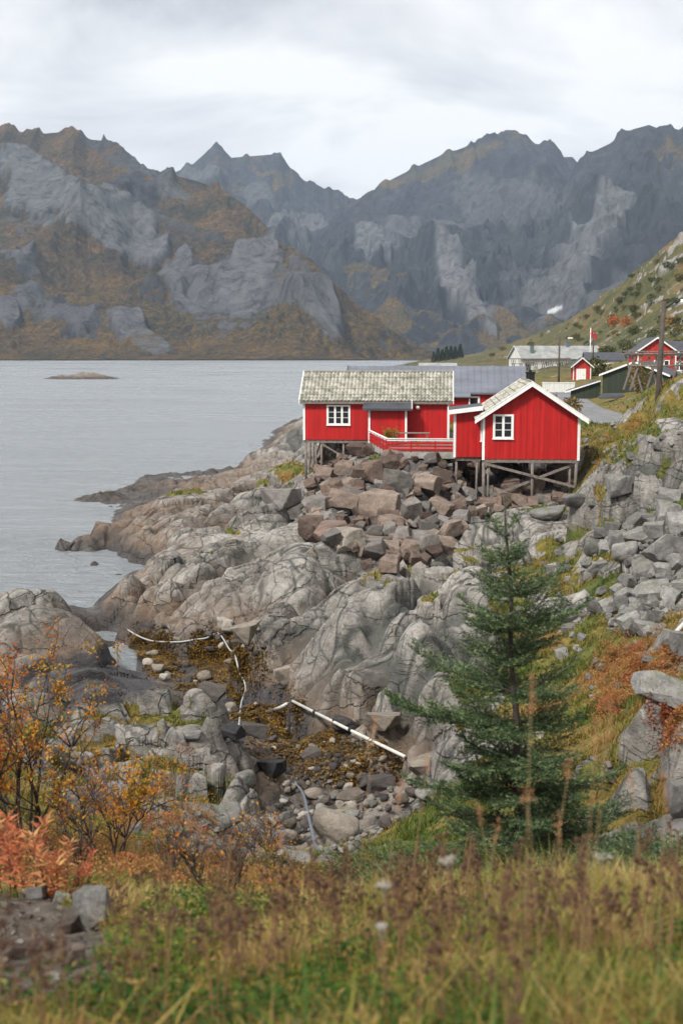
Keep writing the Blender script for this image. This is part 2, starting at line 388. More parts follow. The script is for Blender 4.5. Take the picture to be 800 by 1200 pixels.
def hit(u, v, d0=1.5, d1=900):                # where the ray of a photo position meets the ground
    ds = np.exp(np.linspace(math.log(d0), math.log(d1), 2500)); s = (v-600)/F; k = ds/(cP-s*sP)
    x = (u-400)/F*k; z = CAMZ-ds*float(tv(v)); g = samp(GZ, x, ds)
    b = np.nonzero(g >= z)[0]
    i = b[0] if len(b) else len(ds)-1
    return Vector((x[i], ds[i], g[i]))
def blur(A, n):
    for ax_ in (0, 1):
        for _ in range(2):
            c = np.cumsum(np.pad(A, [(n+1, n) if i == ax_ else (0, 0) for i in (0, 1)], 'edge'), axis=ax_)
            A = (np.take(c, range(2*n+1, c.shape[ax_]), ax_)-np.take(c, range(0, c.shape[ax_]-2*n-1), ax_))/(2*n+1)
    return A
# ---------- domes of ice-worn rock laid over it ----------
DOMEM = np.zeros_like(GZ); DID = np.zeros(GZ.shape, np.int16); _nd = [0]
def dome(u, v, wpx, hgt, ratio=1.0, rot=0, d=None, pw=.72, sink=.25, z=None):
    """an outcrop centred where photo row v meets the ground; wpx its width in photo pixels, hgt in metres"""
    global GZ
    if d is None:
        ds = np.exp(np.linspace(math.log(3), math.log(300), 1500)); s = (v-600)/F; k = ds/(cP-s*sP)
        zz = CAMZ-ds*float(tv(v)); g = samp(BASEZ, (u-400)/F*k, ds); b = np.nonzero(g >= zz)[0]; d = ds[b[0]]
    p = P(u, v, d); rx = wpx/2*d/F; ry = rx*ratio
    c, s_ = math.cos(math.radians(rot)), math.sin(math.radians(rot))
    R = max(rx, ry)*1.2
    i0, i1 = np.searchsorted(YR, [max(p.y-R, .5), p.y+R]); 
    Y = GY[i0:i1]; X = GX[i0:i1]
    dx, dy = X-p.x, Y-p.y
    wob = 1+.16*n2(X/rx*1.3+p.x, Y/rx*1.3, 3)+.02*n2(X/rx*4, Y/rx*4+p.y, 8)
    a = (dx*c+dy*s_)/rx*wob; b = (-dx*s_+dy*c)/ry*wob
    r2 = a*a+b*b
    prof = np.clip(1-r2, 0, 1)**pw
    gb = samp(BASEZ, np.array([p.x]), np.array([p.y]))[0] if z is None else z
    local = BASEZ[i0:i1]*.55+gb*.45
    zt = local-sink+(hgt+sink)*prof
    m_ = (r2 < 1) & (zt > GZ[i0:i1])
    _nd[0] += 1; DID[i0:i1] = np.where(m_, _nd[0], DID[i0:i1]); GZ[i0:i1] = np.where(m_, zt, GZ[i0:i1]); DOMEM[i0:i1] = np.where(m_, 1, DOMEM[i0:i1])
DOMES = [ # u, v, width px, height m, ratio, rot
 (345,745,150,1.5,1.5,20),(330,790,90,.9,1.0,0),(440,725,210,1.3,1.5,15),(430,790,150,1.3,.9,10),(500,790,130,1.2,1.2,0),(400,700,120,.8,1.2,30),(460,680,110,.8,1.0,0),(540,720,110,1.0,1.2,0),(520,830,100,.9,1,0),
 (560,680,100,.7,1.2,-20),(500,655,130,.9,1.2,25),(540,650,80,.8,1.3,30),(575,620,90,.7,1.2,0),(600,655,60,.7,1,0),(480,860,110,.8,1,0),(530,870,90,.7,1,0),
 (250,700,150,1.1,1.2,-10),(210,690,110,1.0,1.2,0),(190,715,90,.9,.8,0),(150,705,70,.9,1,0),(290,675,120,.7,1.2,20),(340,660,120,.7,1.3,10),(230,660,110,.8,1.4,30),(380,665,100,.5,1,0),(330,700,100,.6,1.2,0),(160,728,60,.6,.8,0),
 (200,610,120,1.0,1.3,15),(110,630,110,1.0,1.0,5),(150,615,90,.7,1.0,0),(260,595,90,.7,1.4,20),(310,580,100,.8,1.3,20),(335,555,60,1.0,1.2,0),(230,575,130,.7,1.1,10),(160,640,60,.6,.8,0),(310,610,90,.6,1.2,0),
 (55,725,150,1.0,1.2,-10),(30,715,90,.8,1,0),(95,790,170,.7,1.1,10),(40,780,110,.7,1,0),(110,752,70,.5,1,0),
 (225,865,130,.9,1.2,-15),(270,880,70,.8,1.1,0),(160,850,120,.7,1.1,0),(100,850,110,.7,1,0),(200,905,80,.5,1,0),(260,925,100,.8,.9,-10),(140,900,90,.5,1,0),(290,935,60,.6,.9,0),(50,880,100,.5,1,0),(120,840,90,.5,1,0),(240,840,70,.4,1,0),
 (320,530,90,1.2,1.5,10),(345,512,60,1.4,1.5,0),
 (778,548,150,2.1,2.4,20),(738,590,80,1.4,1.2,20),(800,515,90,1.0,1.6,10),(708,605,45,.6,1,0),(640,645,60,.6,.8,0),(600,640,60,.5,.8,0),(625,690,100,.7,1.0,20),(690,670,60,.6,.8,0),(580,760,80,.6,1,0),
 (800,905,90,.9,1.1,0),(760,880,110,.7,1.0,20),(740,935,90,.6,1,0),(690,930,80,.5,1,0),(770,830,80,.35,.7,0),(705,780,70,.4,.8,20),
 (765,470,90,1.3,1.0,0),(800,462,80,1.4,1.0,0),(740,470,50,.9,1.0,0),
]
for a in DOMES:
    dome(a[0], a[1]+a[2]*.08, a[2], a[3], a[4], a[5])
# ---------- fracture relief ----------
def hit0(u, v):
    ds = np.exp(np.linspace(math.log(3), math.log(300), 1500)); s = (v-600)/F; k = ds/(cP-s*sP); x = (u-400)/F*k
    b = np.nonzero(samp(GZ, x, ds) >= CAMZ-ds*float(tv(v)))[0]; i = b[0] if len(b) else -1
    return x[i], ds[i]
CLEFTS = [([(130,663),(165,655),(200,640),(250,612),(300,592),(345,603)], .8, .9), ([(270,760),(290,738),(300,722),(330,700),(380,672),(420,657),(470,655)], .7, .9),
 ([(352,825),(370,790),(398,757),(432,730),(486,717),(525,704)], .5, .8), ([(398,820),(412,788),(440,784),(470,811),(500,830)], .35, .5), ([(560,642),(500,665),(470,690),(440,702)], .45, .6),
 ([(160,720),(200,705),(230,680),(280,655)], .4, .5), ([(480,800),(520,770),(560,735)], .35, .5), ([(60,650),(120,635),(190,600),(240,585)], .5, .5), ([(300,780),(330,760),(350,720),(400,695)], .3, .45),
 ([(420,760),(470,745),(530,740)], .3, .4), ([(170,690),(220,670),(300,640)], .4, .45), ([(190,610),(250,590),(300,565),(335,560)], .5, .5), ([(700,600),(730,560),(770,530)], .35, .5), ([(730,610),(765,560),(800,535)], .35, .5), ([(150,840),(210,850),(270,880)], .3, .4), ([(170,870),(215,880),(250,905)], .3, .4)]
V0 = GV
veg = np.clip(V0+.55*fbm(GX/6, GY/6, 4, 21)+.35*fbm(GX/1.1, GY/1.1, 3, 31)-.28*DOMEM*(V0 < .9), 0, 1)
_bu, _bv = proj(GX, GY, GZ); _w = .45*fbm(GX/1.2, GY/1.2, 4, 23)
for (u, v, ru, rv) in [(450,672,28,8),(478,655,20,7),(555,650,26,8),(520,667,18,7),(640,668,52,14),(690,690,46,13),(600,715,34,14),(560,800,40,16),(530,838,24,12),(650,640,26,8),(200,870,44,10),(150,850,44,8),(225,905,24,10),(110,868,34,10),(335,548,20,9),(205,575,32,4),(270,625,14,4),(620,760,40,20),(500,700,14,5),(425,640,12,5),(760,640,20,8),(720,655,24,10),(250,885,14,8),(60,860,50,10),(570,590,20,5),(640,600,26,6),(745,505,50,10),(720,530,30,10),(760,560,14,16),(790,590,14,8),(705,575,12,10)]:
    veg = np.maximum(veg, ss(1.25, .75, np.hypot((_bu-u)/ru, (_bv-v)/rv)+_w)*.95*(GY > 12)*(GY < 110))
veg = np.where(GZ < 1.9+.5*n2(GX/3, GY/3, 5), 0, veg)
VEG = ss(.42, .60, veg)
near = np.where(GY < 200, 1, 0)
rk = (1-.85*VEG)
wx = GX+1.1*fbm(GX/5, GY/5, 2, 41); wy = GY+1.1*fbm(GX/5, GY/5, 2, 47)
th = math.radians(34); ax = (wx*math.cos(th)+wy*math.sin(th)); ay = (-wx*math.sin(th)+wy*math.cos(th))
disp = np.zeros_like(GZ); crack = np.zeros_like(GZ)
def blocks(cx, cy, amp, tilt, cw_, seed, lo, hi):
    """cells of jointed rock: each its own level and tilt, rounded down into a crack at its border"""
    global disp, crack
    i0, i1 = np.searchsorted(YR, [lo, hi])
    f1, f2, r, dx, dy = worley(ax[i0:i1]/cx, ay[i0:i1]/cy, seed)
    e = f2-f1
    fade = (1-ss(hi*.6, hi, GY[i0:i1]))
    on = ss(.25, .5, r[..., 3]+.25)
    disp[i0:i1] += fade*((amp*(r[..., 0]-.5)+tilt*(dx*(r[..., 1]-.5)+dy*(r[..., 2]-.5))*2)*ss(0, cw_*1.6, e)**.8 - on*amp*.5*(1-ss(0, cw_, e)))
    crack[i0:i1] = np.maximum(crack[i0:i1], fade*on*(1-ss(0, cw_*.45, e)))
sc_ = np.clip(GY/45, .35, 4)

blocks(9.0, 2.6, .70, .62, .20, 1, 8, 1200)
blocks(3.6, 1.1, .17, .24, .20, 2, 8, 300)
disp += .3*ridged(GX/9, GY/9, 3, 51)-.25
# joints between the domes, and the long clefts one can follow with the eye
jb = np.zeros_like(GZ); jb[:-1] = np.maximum(jb[:-1], DID[:-1] != DID[1:]); jb[:, :-1] = np.maximum(jb[:, :-1], DID[:, :-1] != DID[:, 1:])
jb = np.clip(blur(jb, 3)*4.0, 0, 1)*(V0 < .5); disp -= .22*jb; crack = np.maximum(crack, ss(.45, .95, jb)*.8)
for pts, w_, dp in CLEFTS:
    w_ *= 1.25; dp *= 1.5
    Q = [hit0(u, v) for u, v in pts]; bd = np.full_like(GZ, 99.)
    wbx = GX+.5*n2(GX/1.6, GY/1.6, 77); wby = GY+.5*n2(GX/1.6, GY/1.6, 78)
    for k in range(len(Q)-1):
        a0, b0 = Q[k], Q[k+1]; bx, by = b0[0]-a0[0], b0[1]-a0[1]; tt = np.clip(((wbx-a0[0])*bx+(wby-a0[1])*by)/(bx*bx+by*by), 0, 1)
        bd = np.minimum(bd, np.hypot(wbx-a0[0]-tt*bx, wby-a0[1]-tt*by))
    g_ = np.exp(-(bd/w_)**2); disp -= dp*g_; crack = np.maximum(crack, ss(.35, .9, g_)*.9)
big = disp; disp = np.zeros_like(GZ); Zt = GZ+big
ax = ax+.3*Zt; ay = ay-.4*Zt
blocks(1.3, .5, .06, .09, .28, 3, 8, 140)
near_i = np.searchsorted(YR, 140)
f3 = np.zeros_like(GZ); q = slice(0, near_i)
f3[q] = .06*n3(GX[q]/1.3, GY[q]/1.3, Zt[q]/.9, 61)+.035*n3(GX[q]/.55, GY[q]/.55, Zt[q]/.45, 62)
lay = n3(GX[q]/5, GY[q]/5, Zt[q]/.5, 64); f3[q] += .05*lay
disp = blur(disp, 1); f3 = blur(f3, 1)
ND = disp+f3; disp = big
far = ss(120, 320, GY)
disp += far*(5*ridged(GX/70, GY/70, 5, 71)-3.6)*ss(8, 30, BASEZ)+far*.9*fbm(GX/9,GY/9,4,73)*ss(8, 20, BASEZ)
rm = np.clip(rk+far*.5, 0, 1)*ss(-1.5, .4, GZ+.2)
NEARSOFT = ss(2, 9, GY)
flat = 1-ss(76, 84, GY)*(1-ss(120, 300, GY))*ss(-1, 12, GX-(-4))*.8     # made ground round the cabins is smoother
GZ = GZ+disp*rm*NEARSOFT*flat+(1-rk)*(.10*fbm(GX/.9, GY/.9, 4, 81))*np.clip(GY/20, .3, 1)
ND = ND*rm*NEARSOFT*flat; CR = crack*(1-VEG)
# grass fills hollows
k = 5
conc = (blur(GZ, 8)-GZ)/np.clip(GY/45, .3, 5)
VEG = np.clip(VEG+ss(.10, .24, conc)*ss(.10, .35, V0)*(GZ > 2.2)*.9, 0, 1)
VEG *= 1-ss(.10, .3, -conc)*.75*(V0 < .75)
# road through the flat behind the cabins
def road_mask(x, y):
    return 0
ROADPTS = [P(640, 0+478, 1)]*0
gm_attrs = None
def rock_colour(t, pos, sc=1.0, warm=0.0):
    """weathered gneiss: pale grey crusts, darker stains, ochre and white lichen; returns colour, height"""
    n1 = t.noise(pos, .35*sc, 6, .6, .3); n2_ = t.noise(pos, 2.2*sc, 8, .68, .4); n3_ = t.noise(pos, 14*sc, 5, .7)
    c = t.ramp(n1, [(.3, (.125, .112, .097)), (.5, (.22, .202, .18)), (.7, (.325, .303, .274))])
    c = t.mix(1, c, t.ramp(n2_, [(.28, .32), (.43, .85), (.60, 1.2), (.75, 1.65)]), 'MULTIPLY')
    c = t.mix(1, c, t.ramp(n3_, [(.3, .72), (.5, 1.0), (.7, 1.22)]), 'MULTIPLY')
    ln = t.noise(pos, 5.5*sc, 6, .7, .6); c = t.mix(t.rng(ln, .60, .68, 0, .55), c, (.42, .43, .38))
    lo = t.noise(pos, 1.1*sc, 5, .65, .8); c = t.mix(t.rng(lo, .62, .72, 0, .45), c, (.30, .22, .13))
    return c, n2_, n3_
def make_ground_mat():
    t = NT('shore_ground'); geo = t.N('ShaderNodeNewGeometry'); pos = geo.outputs['Position']
    sep = t.N('ShaderNodeSeparateXYZ'); t.L(pos, sep.inputs[0]); z = sep.outputs[2]
    c, h2, h3 = rock_colour(t, pos)
    # joints: long curving ones and a finer net, each a dark line and a groove
    wv = t.noise(pos, .9, 4, .6, 0, 1)
    def joint(sc, warp, wd, st, rot, mlo, mhi):
        pv = t.N('ShaderNodeVectorMath', operation='MULTIPLY_ADD'); t.L(wv, pv.inputs[0]); pv.inputs[1].default_value = (warp,)*3; t.L(pos, pv.inputs[2])
        pm = t.map(pv.outputs[0], (1, st, 2.0), (0, 0, math.radians(rot))); vj = t.N('ShaderNodeTexVoronoi', feature='DISTANCE_TO_EDGE'); t.L(pm, vj.inputs['Vector']); vj.inputs['Scale'].default_value = sc
        d = t.rng(vj.outputs[0], 0, wd, 1, 0); return t.math('MULTIPLY', d, t.rng(t.noise(pos, sc*.55, 3, .6), mlo, mhi, 0, 1))
    j1 = joint(.42, 1.0, .020, .26, 56, .38, .52); j2 = joint(1.1, .5, .022, .15, 60, .50, .66); j3 = joint(3.6, .3, .05, .22, 52, .54, .66)
    jn = t.math('MAXIMUM', j1, t.math('MAXIMUM', j2, t.math('MULTIPLY', j3, .4)))
    c = t.mix(t.math('MULTIPLY', jn, .52), c, (.04, .036, .032))
    cr = t.attr('crack'); c = t.mix(t.math('MULTIPLY', cr, .85), c, (.035, .04, .035))  # shadow inside cracks and clefts, put into the rock colour
    # tide zone: brown rust band, then black lichen, weed brown below
    zn = t.math('ADD', z, t.math('MULTIPLY', t.math('SUBTRACT', t.noise(pos, .5, 4, .6), .5), 1.6))
    sh = t.attr('shore')
    rust = t.math('MULTIPLY', t.rng(zn, 1.4, 2.7, 1, 0), t.rng(t.noise(pos, 1.3, 5, .65), .36, .58, .35, 1))
    c = t.mix(t.math('MULTIPLY', rust, .85), c, t.mix(t.noise(pos, 3, 4), (.085, .058, .042), (.25, .16, .10)))
    blk = t.math('MULTIPLY', t.rng(zn, .6, 1.5, 1, 0), t.rng(t.noise(pos, .9, 4), .3, .5, .55, 1))
    c = t.mix(t.math('MULTIPLY', blk, .9), c, t.mix(t.noise(pos, 6, 4), (.022, .021, .022), (.06, .056, .052)))
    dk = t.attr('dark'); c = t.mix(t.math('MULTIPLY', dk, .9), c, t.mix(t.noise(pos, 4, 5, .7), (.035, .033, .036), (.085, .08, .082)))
    # vegetation: moss, grass and heath
    vg = t.attr('veg'); vn = t.noise(pos, 5, 6, .75); vm = t.rng(t.math('ADD', vg, t.math('MULTIPLY', t.math('SUBTRACT', vn, .5), .9)), .42, .6, 0, 1)
    g1 = t.noise(pos, .30, 5, .6, .4); g2_ = t.noise(pos, 2.6, 6, .75, .3); g3 = t.noise(pos, 18, 4, .8)
    gc = t.ramp(g1, [(.32, (.055, .075, .014)), (.45, (.10, .105, .020)), (.56, (.17, .125, .03)), (.68, (.20, .10, .028))])
    gc = t.mix(1, gc, t.ramp(g2_, [(.3, .45), (.5, 1.0), (.7, 1.5)]), 'MULTIPLY'); gc = t.mix(1, gc, t.ramp(g3, [(.3, .6), (.7, 1.35)]), 'MULTIPLY')
    fr = t.attr('farveg'); gf = t.noise(pos, .05, 6, .7, .5)
    gc = t.mix(t.math('MULTIPLY', fr, .9), gc, t.mix(1, t.ramp(gf, [(.35, (.030, .042, .014)), (.48, (.066, .066, .022)), (.6, (.12, .085, .028)), (.7, (.17, .085, .032))]), t.ramp(t.noise(pos, .6, 6, .8), [(.3, .5), (.7, 1.45)]), 'MULTIPLY'))
    so = t.attr('soil'); gc2 = t.ramp(t.noise(pos, 9, 6, .75), [(.3, (.045, .034, .026)), (.5, (.10, .078, .06)), (.7, (.19, .16, .135))])
    c = t.mix(vm, c, gc); c = t.mix(so, c, gc2)
    rd = t.attr('road'); rc = t.mix(1, (.20, .20, .205), t.ramp(t.noise(pos, .8, 6, .7), [(.3, .75), (.7, 1.25)]), 'MULTIPLY')
    c = t.mix(rd, c, rc)
    t.col(c)
    wet = t.rng(zn, .1, .7, .38, .88); t.rough(wet)
    st_ = t.noise(t.map(pos, (1, .22, 2.4), (0, 0, math.radians(56))), 2.2, 6, .7, .8)
    b1 = t.bump(h2, .8, .16); b1 = t.bump(st_, .7, .12, b1); b2 = t.bump(h3, .6, .035, b1); b3 = t.bump(t.math('SUBTRACT', 1, jn), .9, .10, b2)
    b4 = t.bump(t.noise(pos, 40, 3, .7), .35, .012, b3); t.nrm(b4)
    return t.m
def ell(u, v, ru, rv, d=None):
    """0..1 mask of a patch of ground seen round u, v"""
    return None
GU, GVV = proj(GX, GY, GZ)
GZ = np.where((GU > 160)*(GU < 345)*(GVV > 752)*(GVV < 900)*(GY < 60)*(GY > 25), np.maximum(GZ, .14+.1*n2(GX, GY, 3)), GZ)
soil = ss(.3, .5, .95*np.exp(-(((GU-35)/105)**2+((GVV-1115)/85)**2))+.35*fbm(GX/.5, GY/.5, 3, 91))*(GY < 9)
dark = ss(.4, .6, 1.0*np.exp(-(((GU-100)/85)**2+((GVV-795)/34)**2)**2)+.3*fbm(GX/1.5, GY/1.5, 3, 95))*(GY > 20)*(GY < 60)
dark = np.maximum(dark, ss(.35, .6, .9*np.exp(-(((GU-300)/75)**2+((GVV-835)/50)**2))+.3*fbm(GX/1.5, GY/1.5, 3, 97))*(GY > 20)*(GZ < 1.5))
# ground under the piles of broken stone is dark earth, with the rubble's shade put into its colour
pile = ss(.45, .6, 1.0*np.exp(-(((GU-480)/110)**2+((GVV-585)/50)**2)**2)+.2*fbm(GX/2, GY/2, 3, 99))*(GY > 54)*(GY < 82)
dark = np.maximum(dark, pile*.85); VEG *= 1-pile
# road: a strip following a centre line, graded level
RP = [P(800, 499, 84), P(740, 496, 90), P(700, 488, 100), P(672, 478, 118), P(660, 468, 140), P(668, 459, 175)]
rx_ = np.array([p.x for p in RP]); ry_ = np.array([p.y for p in RP])
RD = np.zeros_like(GZ); best = np.full_like(GZ, 1e9); RZ = np.zeros_like(GZ)
i0, i1 = np.searchsorted(YR, [70, 190])
X, Y = GX[i0:i1], GY[i0:i1]; bz = np.zeros_like(X); bd = np.full_like(X, 1e9)
rz_ = [p.z for p in RP]
for k in range(len(RP)-1):
    ax0, ay0 = RP[k].x, RP[k].y; bx, by = RP[k+1].x-ax0, RP[k+1].y-ay0
    tt = np.clip(((X-ax0)*bx+(Y-ay0)*by)/(bx*bx+by*by), 0, 1); dd = np.hypot(X-ax0-tt*bx, Y-ay0-tt*by)
    c = dd < bd; bd = np.where(c, dd, bd); bz = np.where(c, rz_[k]*(1-tt)+rz_[k+1]*tt, bz)
rmask = 1-ss(2.4, 2.7, bd); g = 1-ss(2.6, 5.5, bd)
GZ[i0:i1] = GZ[i0:i1]*(1-g)+bz*g; RD[i0:i1] = rmask; VEG[i0:i1] = np.maximum(VEG[i0:i1], (1-ss(2.6, 6, bd))); CR[i0:i1] *= 1-g
farveg = ss(150, 330, GY)
GM = make_ground_mat()
_zx = np.gradient(GZ, axis=1)/np.gradient(GX, axis=1); _yy = np.gradient(GY, axis=0); _zy = np.gradient(GZ, axis=0)/_yy-_zx*np.gradient(GX, axis=0)/_yy
_zx = blur(_zx, 2); _zy = blur(_zy, 2); _n = 1/np.sqrt(1+_zx**2+_zy**2)
gco = np.stack([GX-_zx*_n*ND, GY-_zy*_n*ND, GZ+_n*ND], -1).reshape(-1, 3)
GZ = GZ+ND*.9
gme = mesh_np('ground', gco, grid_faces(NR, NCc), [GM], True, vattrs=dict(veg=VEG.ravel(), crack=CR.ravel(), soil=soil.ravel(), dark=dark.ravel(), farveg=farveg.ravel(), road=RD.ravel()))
tag(link('ground', gme), 'rocky shore with ice-worn grey bedrock and patches of autumn grass', kind='structure')
# ---------- water ----------
def make_water():
    t = NT('sea_water'); geo = t.N('ShaderNodeNewGeometry'); pos = geo.outputs['Position']
    t.col((.29, .315, .33)); t.b.inputs['IOR'].default_value = 1.333;  # base colour lightened to carry the silvery sheen of reflected sky
    t.b.inputs['Specular IOR Level'].default_value = 1.0
    a = t.noise(t.map(pos, (1, 1, 1)), .09, 5, .6, .5); patch = t.rng(t.noise(t.map(pos, (.010, .028, 1)), 1, 4, .6, .8), .38, .62, .25, 1)
    w1 = t.noise(t.map(pos, (.9, 1.5, 1), (0, 0, .3)), .6, 8, .7, .6)
    w2 = t.noise(t.map(pos, (1, 1.6, 1), (0, 0, -.4)), 3.2, 4, .6, .3)
    h = t.math('MULTIPLY', t.math('ADD', t.math('MULTIPLY', w1, 1), t.math('MULTIPLY', w2, .3)), patch)
    t.rough(t.rng(patch, .25, 1, .14, .34))
    b = t.bump(h, 1, 1.1); b = t.bump(a, .6, .8, b); t.nrm(b)
    return t.m
N_ = 96; R_ = [0, 60, 200, 600, 2000, 6000, 15000, 30000]
v = [(0, 200, 0)]; f = []
for r in R_[1:]:
    for q in range(N_): v.append((r*math.cos(q*2*math.pi/N_), 200+r*math.sin(q*2*math.pi/N_), 0))
for q in range(N_): f.append((0, 1+q, 1+(q+1) % N_))
for k in range(len(R_)-2):
    for q in range(N_): f.append((1+k*N_+q, 1+(k+1)*N_+q, 1+(k+1)*N_+(q+1) % N_, 1+k*N_+(q+1) % N_))
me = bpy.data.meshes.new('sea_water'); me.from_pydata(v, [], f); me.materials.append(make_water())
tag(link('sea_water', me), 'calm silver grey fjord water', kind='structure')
# ---------- loose rock ----------
def rock_mat(name, lo, mid, hi, lich=.5, ochre=.4, sc=1.5, moss=0):
    t = NT(name); pos = t.co(); oi = t.N('ShaderNodeObjectInfo'); r = oi.outputs['Random']
    off = t.N('ShaderNodeVectorMath', operation='ADD'); t.L(pos, off.inputs[0]); cx = t.N('ShaderNodeCombineXYZ'); t.L(t.math('MULTIPLY', r, 37), cx.inputs[0]); t.L(t.math('MULTIPLY', r, 91), cx.inputs[2]); t.L(cx.outputs[0], off.inputs[1]); pos = off.outputs[0]
    c = t.ramp(r, [(0, lo), (.5, mid), (1, hi)])
    n = t.noise(pos, sc, 6, .65, .4); f = t.noise(pos, sc*7, 6, .75); c = t.mix(1, c, t.ramp(n, [(.3, .6), (.5, 1), (.7, 1.35)]), 'MULTIPLY')
    c = t.mix(1, c, t.ramp(f, [(.3, .65), (.5, 1), (.7, 1.3)]), 'MULTIPLY')
    c = t.mix(t.rng(t.noise(pos, sc*2.2, 6, .75, .6), .60, .68, 0, lich), c, (.36, .36, .32)); c = t.mix(t.rng(t.noise(pos, sc*1.2, 5, .7, .9), .60, .72, 0, ochre), c, (.30, .19, .10))
    if moss:
        g = t.N('ShaderNodeNewGeometry'); s = t.N('ShaderNodeSeparateXYZ'); t.L(g.outputs['Normal'], s.inputs[0])
        c = t.mix(t.math('MULTIPLY', t.rng(s.outputs[2], .5, .9, 0, 1), t.rng(t.noise(pos, sc*1.6, 6, .8), .48, .58, 0, moss)), c, (.085, .095, .02))
    t.col(c); t.rough(.88); t.nrm(t.bump(f, .6, .03, t.bump(n, .5, .08))); return t.m
RPILE = rock_mat('quarried_red_brown_stone', (.07, .049, .039), (.125, .088, .069), (.215, .168, .135), .35, .3)
RPG = rock_mat('grey_brown_quarried_stone', (.09, .08, .072), (.15, .135, .122), (.22, .20, .185), .4, .25)
RPINK = rock_mat('pinkish_stone', (.12, .078, .06), (.15, .102, .082), (.19, .14, .112), .2, .4)
RGREY = rock_mat('grey_stone', (.10, .096, .09), (.175, .168, .158), (.26, .25, .235), .5, .12, moss=.5)
RDARK = rock_mat('wet_dark_stone', (.025, .024, .026), (.055, .050, .05), (.11, .088, .07), .1, .3)
RTAN = rock_mat('tan_shore_stone', (.15, .125, .095), (.22, .19, .155), (.32, .29, .25), .2, .35)
ROCKS = {}
def rock_mesh(kind, i):
    """faceted blocks ('a') cut by random planes, water-worn stones ('r') with the same planes blended"""
    key = (kind, i)
    if key in ROCKS: return ROCKS[key]
    if kind == 'a':                            # a cube cut by planes, its edges knocked off, then roughened
        rg = np.random.default_rng(1000+i); bm = bmesh.new(); bmesh.ops.create_cube(bm, size=1.75)
        for _ in range(rg.integers(6, 10)):
            n = rg.normal(size=3); n /= np.linalg.norm(n); d = rg.uniform(.62, .92)
            g = bmesh.ops.bisect_plane(bm, geom=bm.verts[:]+bm.edges[:]+bm.faces[:], plane_co=Vector(n*d), plane_no=Vector(n), clear_outer=True)
            ed = [e for e in g['geom_cut'] if isinstance(e, bmesh.types.BMEdge)]
            if ed: bmesh.ops.edgeloop_fill(bm, edges=ed)
        bmesh.ops.remove_doubles(bm, verts=bm.verts[:], dist=.03)
        bmesh.ops.bevel(bm, geom=bm.edges[:], offset=.03, segments=1, affect='EDGES', clamp_overlap=True)
        bmesh.ops.triangulate(bm, faces=bm.faces[:])
        for mx_l in (.5, .25, .13):
            es = [e for e in bm.edges if e.calc_length() > mx_l]
            if es: bmesh.ops.subdivide_edges(bm, edges=es, cuts=1); bmesh.ops.triangulate(bm, faces=bm.faces[:])
        v = np.array([q.co[:] for q in bm.verts])
        dr = v/np.linalg.norm(v, axis=1)[:, None]; ns = .05*n3(v[:, 0]*1.7+i*3, v[:, 1]*1.7, v[:, 2]*1.7, 5)+.03*n3(v[:, 0]*5+i, v[:, 1]*5, v[:, 2]*5, 6)+.016*n3(v[:, 0]*13, v[:, 1]*13+i, v[:, 2]*13, 7)
        v = v+dr*ns[:, None]
        for q, p_ in zip(bm.verts, v): q.co = p_
        bmesh.ops.recalc_face_normals(bm, faces=bm.faces[:]); me = bpy.data.meshes.new('boulder'); bm.to_mesh(me); bm.free()
        me.polygons.foreach_set('use_smooth', [True]*len(me.polygons)); me.set_sharp_from_angle(angle=math.radians(28)); me.materials.clear()
        ROCKS[key] = me; return me
    rg = np.random.default_rng(1000+i+(0 if kind == 'a' else 500))
    bm = bmesh.new(); bmesh.ops.create_icosphere(bm, subdivisions=4, radius=1); v = np.array([q.co[:] for q in bm.verts]); f = np.array([[q.index for q in p.verts] for p in bm.faces]); bm.free()
    n = 9 if kind == 'a' else 14; N = rg.normal(size=(n, 3)); N[:, 2] *= .8; N /= np.linalg.norm(N, axis=1)[:, None]; d = rg.uniform(.55, .95, n)
    N = np.vstack([N, np.eye(3), -np.eye(3)]); d = np.concatenate([d, rg.uniform(.7, .95, 3), rg.uniform(.7, .95, 3)])
    dot = np.clip(v@N.T, 1e-3, None); rr = d/dot
    k = 60 if kind == 'a' else 9
    r = (np.sum(np.clip(rr, .1, 9)**-k, 1))**(-1/k)
    r += .035*n3(v[:, 0]*2.2+i*3, v[:, 1]*2.2, v[:, 2]*2.2, 5)+.022*n3(v[:, 0]*6+i, v[:, 1]*6, v[:, 2]*6, 6)+.012*n3(v[:, 0]*14+i, v[:, 1]*14, v[:, 2]*14, 7)
    co = v*r[:, None]
    me = mesh_np('boulder', co, f, [], True); ROCKS[key] = me; return me
_mats = {}
def rock_inst(kind, i, mat):
    k = (kind, i, mat.name)
    if k not in _mats:
        me = rock_mesh(kind, i).copy(); me.materials.append(mat); _mats[k] = me
    return _mats[k]
def put_rock(name, u, v, wpx, hpx, mat, label, cat='boulder', group=None, kind='a', sink=.22, deep=None, lift=0, i=None, rz=None, tilt=.25):
    h = hit(u, v+hpx*.35); d = h.y; a = wpx/2*d/F*1.05; c = hpx/2*d/F*1.15; b = (a+c)/2*random.uniform(.85, 1.2) if deep is None else deep
    b = max(b, a*.7)
    o = link(name, rock_inst(kind, random.randrange(12) if i is None else i, mat))
    o.location = (h.x, h.y+b*.4, gz(h.x, h.y+b*.4)+c*(1-2*sink)+lift); o.scale = (a, b, c)
    o.rotation_euler = (random.uniform(-tilt, tilt), random.uniform(-tilt, tilt), random.uniform(-.5, .5) if rz is None else rz)
    return tag(o, label, cat, group)
